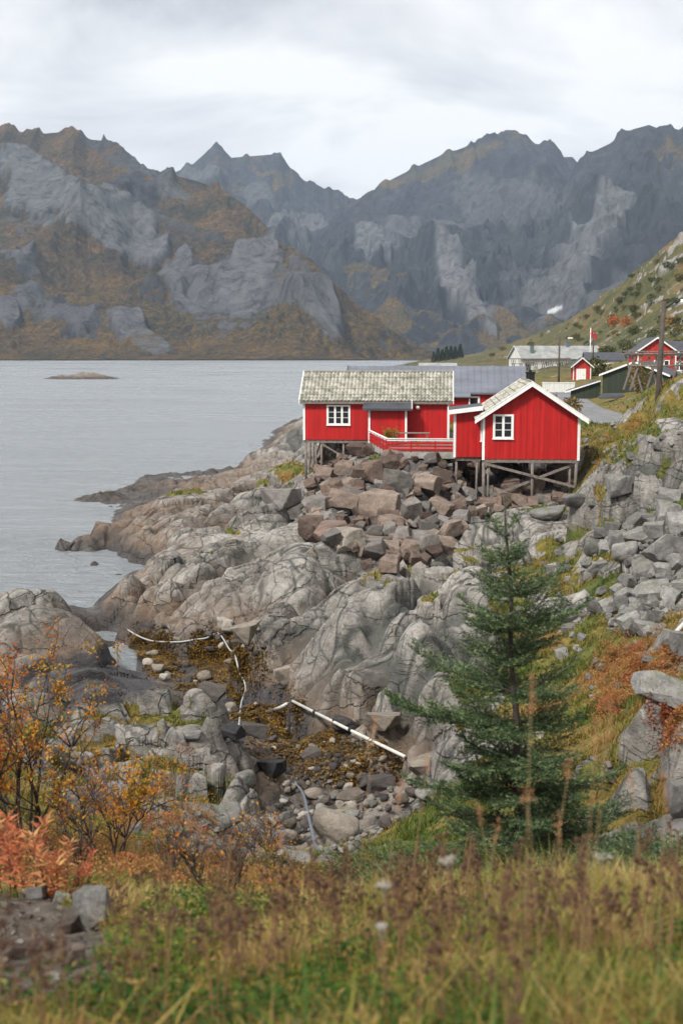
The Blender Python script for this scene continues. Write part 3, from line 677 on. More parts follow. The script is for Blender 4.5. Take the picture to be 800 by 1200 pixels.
def inpoly(u, v, poly):
    r = False; n = len(poly)
    for i in range(n):
        (x1, y1), (x2, y2) = poly[i], poly[(i+1) % n]
        if (y1 > v) != (y2 > v) and u < (x2-x1)*(v-y1)/(y2-y1)+x1: r = not r
    return r
# the pile of broken stone below the cabins: the large blocks one by one
BIG = [(434,562,30,26,RPILE,'reddish brown block near the top of the rock pile, below the terrace corner'),(469,566,36,30,RPG,'big grey brown boulder below the terrace in the upper rock pile'),
 (499,577,34,26,RPILE,'rounded dark brown boulder in the middle of the rock pile under the terrace'),(448,600,46,42,RPILE,'largest reddish brown block at the centre of the rock pile'),
 (481,609,22,30,RPG,'upright grey block standing right of the largest brown block in the pile'),(395,574,30,20,RPILE,'brown block left of the reddish one high in the pile'),
 (412,586,40,22,RPG,'long dark grey block leaning left of the centre of the pile'),(460,617,42,20,RPILE,'dark wedge shaped block under the largest brown block'),
 (402,604,40,22,RPILE,'flat topped grey brown block at the left of the pile'),(385,623,48,26,RPINK,'flat pinkish slab at the lower left edge of the rock pile'),
 (407,641,42,26,RTAN,'tan rounded boulder at the foot of the pile beside a moss patch'),(437,652,36,24,RPG,'grey mottled boulder lying at the foot of the rock pile'),
 (476,641,22,20,RPINK,'small square red block in the lowest course of the pile'),(499,643,32,30,RPG,'pale grey angular boulder at the lower right foot of the pile'),
 (472,627,36,11,RPINK,'long thin red stone lying like a lintel low in the pile'),(502,620,24,22,RPG,'grey egg shaped boulder low in the right of the pile'),
 (517,603,28,26,RPILE,'dark brown tilted block right of the middle of the pile'),(367,594,38,20,RPG,'grey brown ledge block at the left end of the pile'),
 (445,632,36,18,RTAN,'broad buff block under the dark wedge in the pile'),(494,598,26,18,RPG,'grey brown flat stone above the egg shaped boulder in the pile'),
 (329,588,48,26,RPG,'big smooth grey boulder resting on the bedrock left of the pile'),(577,592,26,16,RPINK,'pink slab lying behind the front left stilts of the cabin'),(624,588,52,13,RPILE,'long brown slab on the ground under the stilt cabin'),
 (345,600,40,22,RPG,'low grey slab between the smooth boulder and the pile'),(421,562,24,20,RPILE,'dark block left of the reddish brown one under the terrace corner'),(418,612,20,18,RPINK,'small reddish cube near the left of the largest brown block'),
 (527,628,30,22,RPILE,'brown block at the right foot of the pile beside the bedrock'),(541,606,26,20,RPG,'grey brown block near the annex stilts'),(380,560,26,18,RPILE,'brown block beside the long cabin stilts')]
placed = []
for (u, v, w_, h_, m_, lb) in BIG:
    o = put_rock('boulder', u, v, w_, h_, m_, lb, group='large blocks in the rock pile' , deep=None); placed.append((o.location.copy(), max(o.scale)))
PILE = [(356,585),(362,548),(378,522),(432,517),(446,541),(530,540),(562,545),(610,548),(672,552),(668,585),(625,594),(575,603),(552,615),(528,645),(500,658),(455,668),(420,662),(395,646),(372,640),(352,612)]
def fill(name, poly, n, w0, w1, mats, label, group, cat='boulder', kind='a', asp=(.6, .95), pack=.62, lift=0, tries=9000, growv=None, sink=.2, store=placed):
    us = [p[0] for p in poly]; vs = [p[1] for p in poly]; k = 0
    for _ in range(tries):
        if k >= n: break
        u, v = random.uniform(min(us), max(us)), random.uniform(min(vs), max(vs))
        if not inpoly(u, v, poly): continue
        w_ = w0+(w1-w0)*random.random()**2.2*max(.15, 1-k/n*.7)
        if growv: w_ *= np.interp(v, *growv)
        h_ = w_*random.uniform(*asp); q = hit(u, v+h_*.35); r = w_/2*q.y/F
        if any((q-p).length < (r+pr)*pack for p, pr in store): continue
        mi = random.randrange(len(mats)); lb = label[mi] if isinstance(label, (list, tuple)) else label
        o = put_rock(name, u, v, w_, h_, mats[mi], lb, cat, group, kind, lift=lift+(random.uniform(0, .25)*r), sink=sink, tilt=.5)
        store.append((o.location.copy(), r)); k += 1
    return k
k1 = fill('boulder', PILE, 268, 12, 31, [RPILE, RPILE, RPILE, RPG], ['brown angular block wedged among the others in the rock pile']*3+['grey angular block wedged among the brown ones in the rock pile'], 'blocks of the rock pile', growv=([520, 560, 650], [.75, .95, 1.15]), pack=.47, tries=14000)
# talus on the right slope
TAL = [(725,594,30,26,'rounded grey boulder at the foot of the right hand outcrop'),(734,652,40,28,'smooth egg shaped grey boulder, largest of the middle slope'),(778,644,50,38,'large flat faced grey boulder on the right slope'),
 (717,622,22,26,'narrow upright grey boulder beside the mossy gap on the right slope'),(752,628,42,24,'wide grey boulder above the egg shaped one'),(755,610,36,20,'grey slab leaning under the right hand outcrop'),
 (696,642,36,22,'low grey boulder left of the egg shaped one'),(784,603,28,26,'angular grey block high in the stone slope by the outcrop'),(797,618,30,28,'angular grey block cut by the right edge of the picture'),
 (755,673,34,30,'grey block with split faces below the large flat faced boulder'),(738,685,28,24,'dark grey block at the edge of the grassy patch'),(783,668,32,26,'tilted grey block under the large flat faced boulder'),
 (732,700,26,20,'small dark block below the grassy patch on the slope'),(765,692,48,24,'broad grey block low in the stone slope'),(702,713,42,20,'pale grey boulder at the lower end of the stone slope'),
 (674,623,42,20,'striped rounded boulder in the grass right of the spruce tip'),(644,606,56,18,'long low striped rock between the cabin and the stone slope'),(662,728,38,20,'dark boulder half hidden behind the spruce'),
 (757,739,34,16,'grey flat rock in the grass of the right slope'),(790,762,46,38,'big boulder with a pale edge at the right side of the slope'),(768,776,42,12,'flat pale rock beside the red leaved plants'),
 (772,808,68,42,'smooth dark grey boulder among the red leaved plants'),(786,828,34,12,'thin flat slab below the smooth dark boulder'),(796,940,36,52,'layered grey block standing by the low spruce at right'),
 (700,668,26,14,'pale striped rock left of the grassy patch'),(655,668,34,14,'flat reddish grey rock behind the spruce tip'),(785,584,28,20,'grey block right under the outcrop edge')]
tstore = []
for (u, v, w_, h_, lb) in TAL:
    o = put_rock('rock', u, v, w_, h_, RGREY, lb, cat='rock', group='large rocks on the right slope', kind='a' if w_ < 36 or u > 740 else 'r'); tstore.append((o.location.copy(), max(o.scale)*.8))
fill('rock', [(715,620),(755,612),(800,592),(806,720),(770,745),(715,735),(690,700),(728,690),(735,660),(690,632)], 125, 9, 30, [RGREY], 'grey angular stone in the stone slope below the right hand outcrop', 'stones of the right slope', 'rock', pack=.62, store=tstore)
fill('rock', [(650,620),(700,560),(800,490),(800,530),(700,600),(680,700),(700,760),(800,740),(800,800),(690,820),(640,760),(620,640)], 60, 6, 22, [RGREY], 'grey stone lying alone in the grass of the right slope', 'single stones in the slope grass', 'rock', pack=1.2, store=tstore, sink=.35)
fill('rock', [(676,500),(740,508),(735,545),(690,560),(676,540)], 26, 4, 11, [RGREY], 'small grey stone in the rough grass right of the stilt cabin', 'stones beside the stilt cabin', 'rock', pack=1.0, store=tstore, sink=.3)
# left knoll
for (u, v, w_, h_, lb) in [(234,893,64,26,'long grey boulder on the knoll above the gully'),(258,950,60,26,'largest grey boulder at the right foot of the knoll'),(180,914,48,20,'low grey rock with moss on the knoll'),(221,865,40,15,'flat grey rock near the crest of the knoll'),(285,905,34,26,'dark sided grey boulder under the edge of the knoll'),(165,880,34,14,'small mossy rock in the middle of the knoll')]:
    put_rock('boulder', u, v, w_, h_, RGREY, lb, cat='rock', group='boulders on the knoll', kind='r', sink=.5, tilt=.1)
# gully
gst = []
for (u, v, w_, h_, m_, kd, lb) in [(395,972,78,46,RTAN,'r','large pale rounded boulder beside the grey hose'),(494,900,40,18,RTAN,'a','pale low boulder where the white pipe ends'),(446,921,34,18,RDARK,'a','black boulder beside the lower end of the white pipe'),
 (296,858,34,20,RDARK,'a','dark blocky stone at the end of the curved hose'),(412,934,36,11,RDARK,'a','long dark flat stone above the pale boulders'),(366,931,38,16,RTAN,'r','flat tan stone left of the pale boulder'),(409,949,32,14,RTAN,'r','small pale stone touching the large pale boulder'),
 (449,866,44,20,RTAN,'a','yellow stained rock ledge above the white pipe'),(363,886,32,16,RDARK,'a','dark stone under the middle of the white pipe'),(270,855,30,16,RDARK,'a','dark stone in the brown weed near the hose end'),(335,822,34,20,RTAN,'a','rust stained block at the foot of the central rock'),
 (405,856,34,20,RDARK,'a','dark stone below the overhang of the central rock'),(290,748,36,24,RTAN,'a','orange brown stone in the upper gully'),(262,738,26,18,RTAN,'r','rounded orange stone by the hose in the upper gully'),(318,905,34,22,RDARK,'a','dark stone at the narrow end of the weed'),(250,812,36,14,RDARK,'a','flat black slab in the brown weed'),(180,766,22,10,RTAN,'r','small pale stone beside the hose near the water')]:
    o = put_rock('boulder', u, v, w_, h_, m_, lb, cat='stone', group='stones of the gully', kind=kd, sink=.28); gst.append((o.location.copy(), max(o.scale)*.8))
fill('stone', [(150,742),(300,738),(310,770),(286,800),(300,830),(345,850),(420,870),(470,900),(480,925),(330,925),(312,880),(285,850),(240,815),(190,795),(165,770)], 105, 7, 24, [RDARK, RDARK, RTAN], ['dark wet stone lying in the gully among the brown weed']*2+['tan stone lying in the gully among the brown weed'], 'small stones of the gully', 'stone', 'r', (.45, .75), .75, store=gst)
fill('stone', [(325,920),(480,905),(500,940),(460,965),(430,1000),(340,1000),(320,960)], 110, 7, 26, [RTAN, RGREY, RDARK], ['tan rounded stone near the large pale boulder', 'grey rounded stone near the large pale boulder', 'dark stone near the large pale boulder'], 'stones round the large pale boulder', 'stone', 'r', (.5, .8), .75, store=gst)
# near bank
nst = []
for (u, v, w_, h_, m_, lb) in [(109,1068,40,50,RGREY,'light grey rock standing upright on the earth bank'),(42,1048,26,18,RGREY,'small grey stone at the top of the earth bank'),(72,1054,20,14,RGREY,'small stone right of the grey one at the top of the bank'),(82,1088,22,20,RPILE,'brown stone half buried below the upright rock'),
 (45,1110,36,16,RPILE,'flat dark stone on the earth bank'),(87,1124,26,32,RPILE,'brown upright stone low on the earth bank'),(17,1118,26,18,RPILE,'flat stone near the left side of the bank'),(8,1165,26,30,RPILE,'brown stone at the lower left corner of the bank'),(60,1150,26,14,RTAN,'pale flat stone low on the earth bank')]:
    o = put_rock('bank_stone', u, v, w_, h_, m_, lb, 'bank stone', 'rocks on the earth bank', 'a', sink=.2); nst.append((o.location.copy(), max(o.scale)))
fill('pebble', [(0,1045),(60,1035),(130,1060),(150,1110),(120,1190),(0,1198)], 90, 4, 13, [RPILE, RTAN], ['small brown stone in the earth of the near bank', 'small pale stone in the earth of the near bank'], 'small stones on the earth bank', 'pebble', 'a', (.5, .8), .9, store=nst)
fill('cobble', [(140,960),(260,960),(330,1000),(320,1040),(240,1040),(160,1010)], 40, 8, 24, [RGREY], 'pale grey rubble stone behind the bare twigs', 'rubble behind the bare shrub', 'cobble', 'a', (.5, .8), .8, store=nst)
# skerry in the fjord
def skerry(name, label, u, v, wpx, hm, asp, seed, seg=70):
    d = CAMZ/float(tv(v)); p = P(u, v, d); R = wpx/2*d/F
    g = np.linspace(-1.1, 1.1, seg); X, Y = np.meshgrid(g, g); r = np.sqrt(X*X+Y*Y)*(1+.22*n2(X*1.6+seed, Y*1.6, 3))
    z = hm*(np.clip(1-r*r, -.5, 1))*(.65+.5*ridged(X*1.5+seed, Y*1.5, 4, 9)*.6)+.12*hm*fbm(X*7, Y*7, 3, seed)
    co = np.stack([p.x+X*R, p.y+Y*R*asp, z], -1).reshape(-1, 3)
    return tag(link(name, mesh_np(name, co, grid_faces(seg, seg), [GM], True, vattrs=dict(veg=(np.clip(z/hm-.55, 0, 1)*1.1).ravel()))), label, kind='structure')
skerry('skerry', 'low bare islet in the fjord', 97, 444, 80, 2.6, .7, 3)
skerry('skerry', 'thin wet skerry just off the first point', 128, 587, 84, .75, .30, 8)
# ---------- mountains round the fjord ----------
def mountain_mat(name, veg_cols, rock_cols):
    t = NT(name); geo = t.N('ShaderNodeNewGeometry'); pos = geo.outputs['Position']
    ps = t.map(pos, (1, 1, .35)); a = t.noise(ps, .009, 8, .66, .4); b = t.noise(ps, .05, 8, .76, .3)
    st = t.noise(t.map(pos, (1, 1, .16), (0, .35, 0)), .045, 8, .74, .25)
    rc = t.ramp(a, [(.3, rock_cols[0]), (.5, rock_cols[1]), (.72, rock_cols[2])])
    rc = t.mix(1, rc, t.ramp(b, [(.32, .5), (.5, 1), (.68, 1.45)]), 'MULTIPLY')
    rc = t.mix(1, rc, t.ramp(st, [(.36, .4), (.48, .95), (.64, 1.4)]), 'MULTIPLY')
    sl = t.attr('slab'); rc = t.mix(t.math('MULTIPLY', sl, .9), rc, t.mix(1, rock_cols[3], t.ramp(st, [(.36, .35), (.46, .9), (.6, 1.3)]), 'MULTIPLY'))
    # a network of dark joints
    pv = t.N('ShaderNodeVectorMath', operation='MULTIPLY_ADD'); t.L(t.noise(pos, .01, 4, .6, 0, 1), pv.inputs[0]); pv.inputs[1].default_value = (70, 70, 70); t.L(t.map(pos, (1, 1, .5)), pv.inputs[2])
    vj = t.N('ShaderNodeTexVoronoi', feature='DISTANCE_TO_EDGE'); t.L(pv.outputs[0], vj.inputs['Vector']); vj.inputs['Scale'].default_value = .022
    j = t.math('MULTIPLY', t.rng(vj.outputs[0], 0, .05, 1, 0), t.rng(b, .4, .6, 0, .7)); rc = t.mix(j, rc, (.03, .03, .03))
    g = t.noise(pos, .012, 8, .75, .5); gf = t.noise(pos, .14, 6, .85, .2)
    gc = t.ramp(g, [(.34, veg_cols[0]), (.45, veg_cols[1]), (.55, veg_cols[2]), (.67, veg_cols[3])])
    gc = t.mix(1, gc, t.ramp(gf, [(.34, .25), (.5, 1.0), (.64, 2.1)]), 'MULTIPLY')
    low = t.attr('low'); tr = t.rng(t.noise(pos, .11, 5, .8), .5, .62, 0, 1)
    gc = t.mix(t.math('MULTIPLY', low, t.math('MULTIPLY', tr, .75)), gc, t.ramp(t.noise(pos, .35, 4, .8), [(.35, (.055, .060, .018)), (.5, (.20, .13, .028)), (.65, (.30, .17, .03))]))
    vg = t.attr('veg'); vm = t.rng(t.math('ADD', vg, t.math('MULTIPLY', t.math('SUBTRACT', t.noise(pos, .028, 10, .86), .5), 2.2)), .40, .60, 0, 1)
    c = t.mix(vm, rc, gc); c = t.mix(t.attr('snow'), c, (.75, .78, .8)); t.col(c); t.rough(.9); t.b.inputs['Specular IOR Level'].default_value = .15
    bb = t.bump(b, .9, 14); bb = t.bump(st, .8, 14, bb); bb = t.bump(gf, .7, 4, bb); t.nrm(bb)
    return t.m
def massif(name, label, sil, dr, db, z0, u0, u1, nc, nr, mat, seed, amp, slabs=(), vegs=(), vbase=.5, gully=.5, prof=1.15, snow=(), lowz=120, crag=1.0, darks=()):
    us = np.linspace(u0, u1, nc); sv = np.interp(us, *zip(*sil)); D = np.interp(us, *zip(*dr)); B = np.interp(us, *zip(*db)); Z0 = np.interp(us, *zip(*z0))
    s = (us-400)/F
    H = CAMZ-D*tv(sv)                                   # ridge height over the sea
    T = np.concatenate([np.linspace(0, 1, nr)**1.0, 1+np.linspace(.02, 1, nr//7)**1.3*.9])
    t_ = T[:, None]; Y = B+(D-B)*t_; X = s*Y*1.012
    tt = np.clip(t_, 0, 1)
    p = .30*tt+.70*tt**prof
    h = Z0+(H-Z0)*p
    env = np.clip(tt*(1-tt)*4, 0, 1)**.8
    U, V = proj(X, Y, h)
    def patch(L, soft=.2):
        m_ = np.zeros_like(h); wob = .55*fbm(X/160, h/160, 4, seed+20)+.3*fbm(X/35, h/50, 3, seed+24)
        for (pu, pvv, ru, rv, rot, val) in L:
            c, s_ = math.cos(math.radians(rot)), math.sin(math.radians(rot)); a = ((U-pu)*c+(V-pvv)*s_)/ru; b = (-(U-pu)*s_+(V-pvv)*c)/rv
            m_ = np.maximum(m_, val*(1-ss(1-soft, 1+soft, np.sqrt(a*a+b*b)+wob)))
        return m_
    SL = patch(slabs); DK = patch(darks)
    k = 1/ (np.median(H)*.9)
    wx = X+60*fbm(X/260, Y/260, 3, seed); wy = Y+60*fbm(X/260, Y/260, 3, seed+9)
    big = ridged(wx/520, wy/900, 5, seed+1)-.75; mid = ridged(wx/150, wy/190, 5, seed+2)-.75; fine = fbm(wx/46, wy/46, 5, seed+3)
    gl = ridged(wx/85+.3*n2(wx/200, wy/200, 4), wy/620, 4, seed+4)-.7
    f1, f2, rr_, fx, fy = worley(wx/150, (wy*.5+h*1.3)/190, seed+30); fac = (fx*(rr_[..., 0]-.5)+fy*(rr_[..., 1]-.5))*2+.5*(rr_[..., 2]-.5); fac *= ss(0, .2, f2-f1)
    sm = 1-.72*np.clip(SL, 0, 1)
    h = h+env*amp*(big*1.0+mid*.26*sm+fine*.17*sm+gl*gully*.35*sm+fac*.30)
    # ledges: level benches between steeper steps
    q = h/ (55+20*n2(X/400, Y/400, seed+6)); st = (np.floor(q)+ss(.25, .75, q-np.floor(q))-q)
    h = h+st*22*env*ss(-.2, .5, fbm(X/300, Y/300, 3, seed+7)+.15)
    edge = ss(.80, 1, tt)*(t_ <= 1)
    h = h+edge*crag*(7*fbm(X/34, Y*0, 5, seed+8)+13*(ridged(X/100, Y*0+3, 5, seed+12)-.8))
    tb = np.clip(t_-1, 0, None); h = h*(1-tb*.9)+tb*(14*mid+10*fine)-tb*60
    h = np.where(t_ <= .02, np.minimum(h, Z0+3), h)
    # bare slabs stand proud of the slope with a steep lower edge
    gy, gx = np.gradient(h); dY = np.gradient(Y, axis=0)+1e-6
    slope = np.clip(gy/dY, 0, 4)
    VG = vbase+.9*(.85-slope)*.4+.35*fbm(X/240, Y/240, 4, seed+15)-1.1*SL-.9*DK+patch(vegs)
    VG = np.where(t_ > 1, vbase, VG)
    h = h+SL*16*env+DK*6*env
    LOW = 1-ss(lowz*.5, lowz*1.3, h)
    U, V = proj(X, Y, h); SN = patch(snow, .1) if snow else np.zeros_like(h)
    nrr = h.shape[0]
    co = np.stack([X, Y, h], -1).reshape(-1, 3)
    if isinstance(mat, str): raise ValueError
    me = mesh_np(name, co, grid_faces(nrr, nc), [mat], True, vattrs=dict(veg=np.clip(VG, 0, 1).ravel(), slab=SL.ravel(), low=LOW.ravel(), snow=SN.ravel()))
    return tag(link(name, me), label, kind='structure')
autumn = [(.026, .030, .018), (.050, .042, .025), (.098, .065, .032), (.165, .096, .036)]
heath = [(.045, .052, .030), (.075, .066, .034), (.11, .075, .034), (.13, .085, .035)]
mm1 = mountain_mat('autumn_mountain', autumn, [(.030, .031, .034), (.062, .063, .067), (.10, .10, .103), (.145, .148, .152)])
mm2 = mountain_mat('grey_mountain', heath, [(.020, .023, .027), (.038, .042, .048), (.066, .070, .076), (.20, .20, .198)])
massif('mountain', 'autumn coloured mountainside with grey slabs across the water',
  [(-400,140),(-60,150),(0,147),(22,147),(38,152),(60,155),(82,153),(90,147),(98,147),(106,155),(112,161),(135,163),(150,170),(165,186),(180,195),(205,202),(235,210),(262,220),(290,238),(310,258),(330,282),(350,296),(370,313),(385,335),(400,350),(420,370),(440,385),(460,398),(480,408),(520,418),(560,421)],
  [(-400,2700),(0,2650),(130,2500),(210,2250),(300,2050),(400,1850),(560,1620)], [(-400,1480),(560,1480)], [(-400,1),(560,1)], -330, 560, 1150, 430, mm1, 101, 48,
  slabs=[(52,207,42,26,5,1),(125,262,66,18,4,1),(215,300,26,30,10,.75),(300,300,42,42,35,1),(265,330,50,60,10,.6),(20,305,26,13,10,.8),(10,358,14,12,0,.9),(165,372,58,20,38,1),(75,348,45,16,5,.6),(372,378,40,14,35,.9),(330,345,40,22,50,.7),(260,355,26,34,0,.6),(40,240,50,7,0,.5),(190,215,40,14,20,.5),(350,330,24,10,45,.5),(-80,300,60,40,0,.7)],
  darks=[(130,170,50,16,20,.6),(190,240,90,14,12,.6),(100,355,55,28,10,.6),(180,320,20,12,0,.5)], vegs=[(100,300,120,30,20,.35),(230,390,180,22,5,.3),(50,165,40,8,0,.5),(240,240,60,10,10,.3),(60,400,90,20,0,.35)], vbase=.90, gully=.35, prof=1.2)
massif('mountain', 'pointed dark grey peak in the middle distance',
  [(80,240),(150,215),(190,206),(215,199),(232,191),(243,181),(252,172),(260,169),(266,172),(276,183),(300,181),(322,179),(332,182),(342,195),(358,210),(372,216),(390,224),(410,231),(440,240),(500,262)],
  [(80,4300),(500,4100)], [(80,2600),(300,2450),(500,2250)], [(80,-4),(500,-4)], 90, 500, 620, 300, mm2, 131, 75,
  slabs=[(365,290,40,20,40,.6),(395,300,34,12,30,.5),(305,215,18,10,0,.4),(355,250,26,12,20,.5),(240,205,30,8,0,.4)], vegs=[(420,360,70,40,20,.7),(330,200,34,7,10,.5)], vbase=.22, gully=.8, prof=1.35, darks=[(304,207,18,10,0,.8)])
massif('mountain', 'broad grey mountain wall with a round summit and bare pale slabs',
  [(330,300),(380,262),(405,240),(418,232),(432,225),(450,212),(480,196),(510,181),(540,170),(560,161),(578,156),(590,154),(602,156),(612,164),(622,168),(634,166),(644,175),(650,182),(660,182),(668,191),(690,215),(720,250),(800,330)],
  [(330,3700),(590,3800),(800,3500)], [(330,2050),(520,2050),(700,1900),(800,1800)], [(330,-4),(800,-4)], 335, 790, 880, 400, mm2, 161, 75,
  slabs=[(540,345,52,26,52,1),(520,320,20,30,20,.8),(440,280,20,24,-20,.7),(480,265,50,25,-20,.4),(590,230,60,26,20,.3),(620,330,60,26,-40,.3),(560,380,28,14,20,.8)], vegs=[(600,385,70,22,0,.8),(430,395,70,22,0,.9),(450,340,60,14,0,.6),(520,190,60,6,-20,.5)],
  vbase=.10, gully=1.0, prof=1.5, darks=[(466,338,34,10,5,.9),(600,270,60,40,0,.4)], snow=[(651,363,7,2.5,-15,1),(643,331,3,1.2,0,1)])
massif('mountain', 'steep dark grey mountain closing the valley, its ridge broken into teeth',
  [(600,300),(640,235),(660,203),(668,192),(676,181),(690,172),(702,166),(715,155),(728,149),(745,144),(758,149),(770,151),(778,155),(788,153),(798,146),(815,141),(860,150),(950,150),(1150,200)],
  [(600,3300),(720,3300),(1150,2800)], [(600,1750),(1150,1500)], [(600,-4),(1150,-4)], 560, 1150, 1000, 400, mm2, 191, 75,
  slabs=[(700,270,60,14,-40,.7),(660,320,70,14,-40,.6),(735,245,40,10,-35,.6),(720,330,40,18,-40,.4)], vegs=[(650,392,60,18,0,.9),(790,190,30,14,0,.5),(620,370,40,20,20,.7)], vbase=.10, gully=1.1, prof=1.35, snow=[(650,363,7,2.2,-20,1)])
# ---------- building materials ----------
def paint_mat(name, c, dirt=.3, streak=1.0, rough=.6):
    t = NT(name); pos = t.co()
    st = t.noise(t.map(pos, (6, 6, .5)), 1.2, 5, .65); b = t.noise(pos, 1.5, 5, .6); f = t.noise(pos, 30, 3, .7)
    bd = t.noise(t.map(pos, (7, 7, .12)), 1, 1, .5)
    st = t.math('ADD', t.math('MULTIPLY', st, .6), t.math('MULTIPLY', t.rng(bd, .25, .75), .4)); k = t.math('ADD', t.rng(st, .3, .7, 1-dirt*1.0, 1+dirt*.5), t.rng(b, .3, .7, -dirt*.35, dirt*.3))
    cc = t.mix(1, c, k, 'MULTIPLY'); cc = t.mix(t.rng(f, .62, .75, 0, .25*streak), cc, (.25, .2, .17)); t.col(cc); t.rough(t.rng(b, .3, .7, rough-.12, rough+.15))
    t.nrm(t.bump(f, .3, .004)); return t.m
RED = paint_mat('red_paint', (.43, .011, .010), .28, .35)
REDFAR = paint_mat('faded_red_paint', (.42, .03, .022), .2, .5)
WHITE = paint_mat('white_paint', (.78, .77, .74), .12, .5)
GREYWOOD = plain('weathered_wood', (.17, .145, .125), .85, .4, 6, .5)
DARKFELT = plain('dark_roof_felt', (.065, .07, .08), .8, .3, 2, .3)
SLATEG = plain('grey_sheet_roof', (.155, .165, .185), .55, .2, .8, .2)
SLATED = plain('dark_sheet_roof', (.055, .058, .066), .6, .25, 1.2, .2)
CONC = plain('concrete', (.30, .29, .265), .9, .35, 2.5, .5)
BLACKM = plain('black_metal', (.012, .012, .013), .45, .2, 3)
GREENP = paint_mat('dark_green_paint', (.028, .037, .022), .3, .3)
WHITEFAR = paint_mat('off_white_paint', (.62, .62, .58), .15, .6)
PALEROOF = plain('pale_fibre_cement_roof', (.27, .275, .265), .85, .3, .5, .2)
CURTAIN = plain('pale_curtain', (.55, .54, .50), .9, .15, 8)
DARKIN = plain('dark_interior', (.012, .012, .014), .9, .2, 3)
def glass_mat():
    t = NT('window_glass'); t.col((.02, .022, .025)); t.rough(.06); t.b.inputs['Specular IOR Level'].default_value = .6
    n = t.noise(t.co(), 1.5, 2); t.nrm(t.bump(n, .15, .02)); return t.m
GLASS = glass_mat()
def tile_mat():
    t = NT('lichen_grown_tiles'); pos = t.co(); tl = t.attr('tile'); n = t.noise(pos, 1.2, 5, .7); f = t.noise(pos, 9, 6, .8); l = t.noise(pos, 4.5, 5, .75, .5)
    c = t.mix(t.rng(tl, 0, 1, 0, 1), (.21, .20, .165), (.44, .425, .365))
    c = t.mix(1, c, t.ramp(f, [(.3, .5), (.5, 1), (.7, 1.3)]), 'MULTIPLY')
    c = t.mix(t.rng(l, .54, .66, 0, .75), c, (.52, .50, .43)); c = t.mix(t.rng(n, .54, .66, 0, .75), c, (.10, .10, .045))
    c = t.mix(t.rng(t.noise(pos, 7, 4, .7, .2), .60, .68, 0, .8), c, (.12, .085, .06))
    g = t.attr('groove'); c = t.mix(t.math('MULTIPLY', g, .75), c, (.05, .048, .035)); t.col(c); t.rough(.9); t.nrm(t.bump(f, .5, .01)); return t.m
TILE = tile_mat()
# ---------- building pieces ----------
def boards(mb, x0, x1, y, z0, z1, pitch=.17, out=-1, top=None, dep=.022, ax='x'):
    """vertical board-on-board cladding on a wall plane; top(x) gives a sloping upper end"""
    n = max(1, round((x1-x0)/pitch)); w = (x1-x0)/n
    for i in range(n):
        a, b = x0+i*w, x0+(i+1)*w
        d = dep if i % 2 else .003
        a2, b2 = (a-.018, b+.018) if i % 2 else (a, b)
        a2 = max(a2, x0); b2 = min(b2, x1)
        ta, tb = (top(a2), top(b2)) if top else (z1, z1)
        j = random.uniform(-.002, .002)
        y0, y1 = (y+out*(d+j), y+.0) if ax == 'x' else (y+out*(d+j), y)
        tm = top((a2+b2)/2) if top else z1
        pk = top is not None and tm > max(ta, tb)+.01
        poly = [(a2, z0), (b2, z0), (b2, tb)]+([((a2+b2)/2, tm)] if pk else [])+[(a2, ta)]
        if ax == 'x': vs = [(p, y0, q) for p, q in poly]+[(p, y1, q) for p, q in poly]
        else: vs = [(y0, p, q) for p, q in poly]+[(y1, p, q) for p, q in poly]
        m_ = len(poly); mb.add(vs, [tuple(range(m_)), tuple(range(m_, 2*m_))[::-1]]+[(k, k+m_, (k+1) % m_+m_, (k+1) % m_) for k in range(m_)])
def tile_roof(name, length, slope_len, parent, loc, rot, mat=TILE, tw=.24, tl=.34, seed=0, kx=9, ky=8):
    """pantiles: a sheet modelled tile by tile; local x along the ridge, local y up the slope"""
    nx, ny = max(2, round(length/tw)), max(2, round(slope_len/tl)); gx, gy = nx*kx+1, ny*ky+1
    x = np.linspace(0, length, gx)[None, :].repeat(gy, 0); y = np.linspace(0, slope_len, gy)[:, None].repeat(gx, 1)
    fx = (x/length*nx) % 1; fy = (y/slope_len*ny) % 1; ix = np.minimum((x/length*nx).astype(int), nx-1); iy = np.minimum((y/slope_len*ny).astype(int), ny-1)
    r = R4[(ix*131+iy*57+seed*11) & 4095]
    z = .035*np.sin(fx*2*np.pi)*(1+.3*(r[..., 0]-.5))+.045*(1-fy)+.02*(r[..., 1]-.5)+.012*n2(x*3, y*3, seed)
    z += .02*n2(x*.4, y*.5, seed+5)
    groove = np.maximum(ss(.86, 1, fy), ss(.45, .2, np.abs(fx-.72)*2)*.45)
    co = np.stack([x, y+.02*(r[..., 2]-.5), z], -1).reshape(-1, 3)
    me = mesh_np(name, co, grid_faces(gy, gx), [mat], False, vattrs=dict(tile=r[..., 3].ravel(), groove=groove.ravel()))
    # underside so the sheet has thickness
    o = link(name, me, parent); o.location = loc; o.rotation_euler = rot
    md = o.modifiers.new('thick', 'SOLIDIFY'); md.thickness = .05; md.offset = -1
    return o
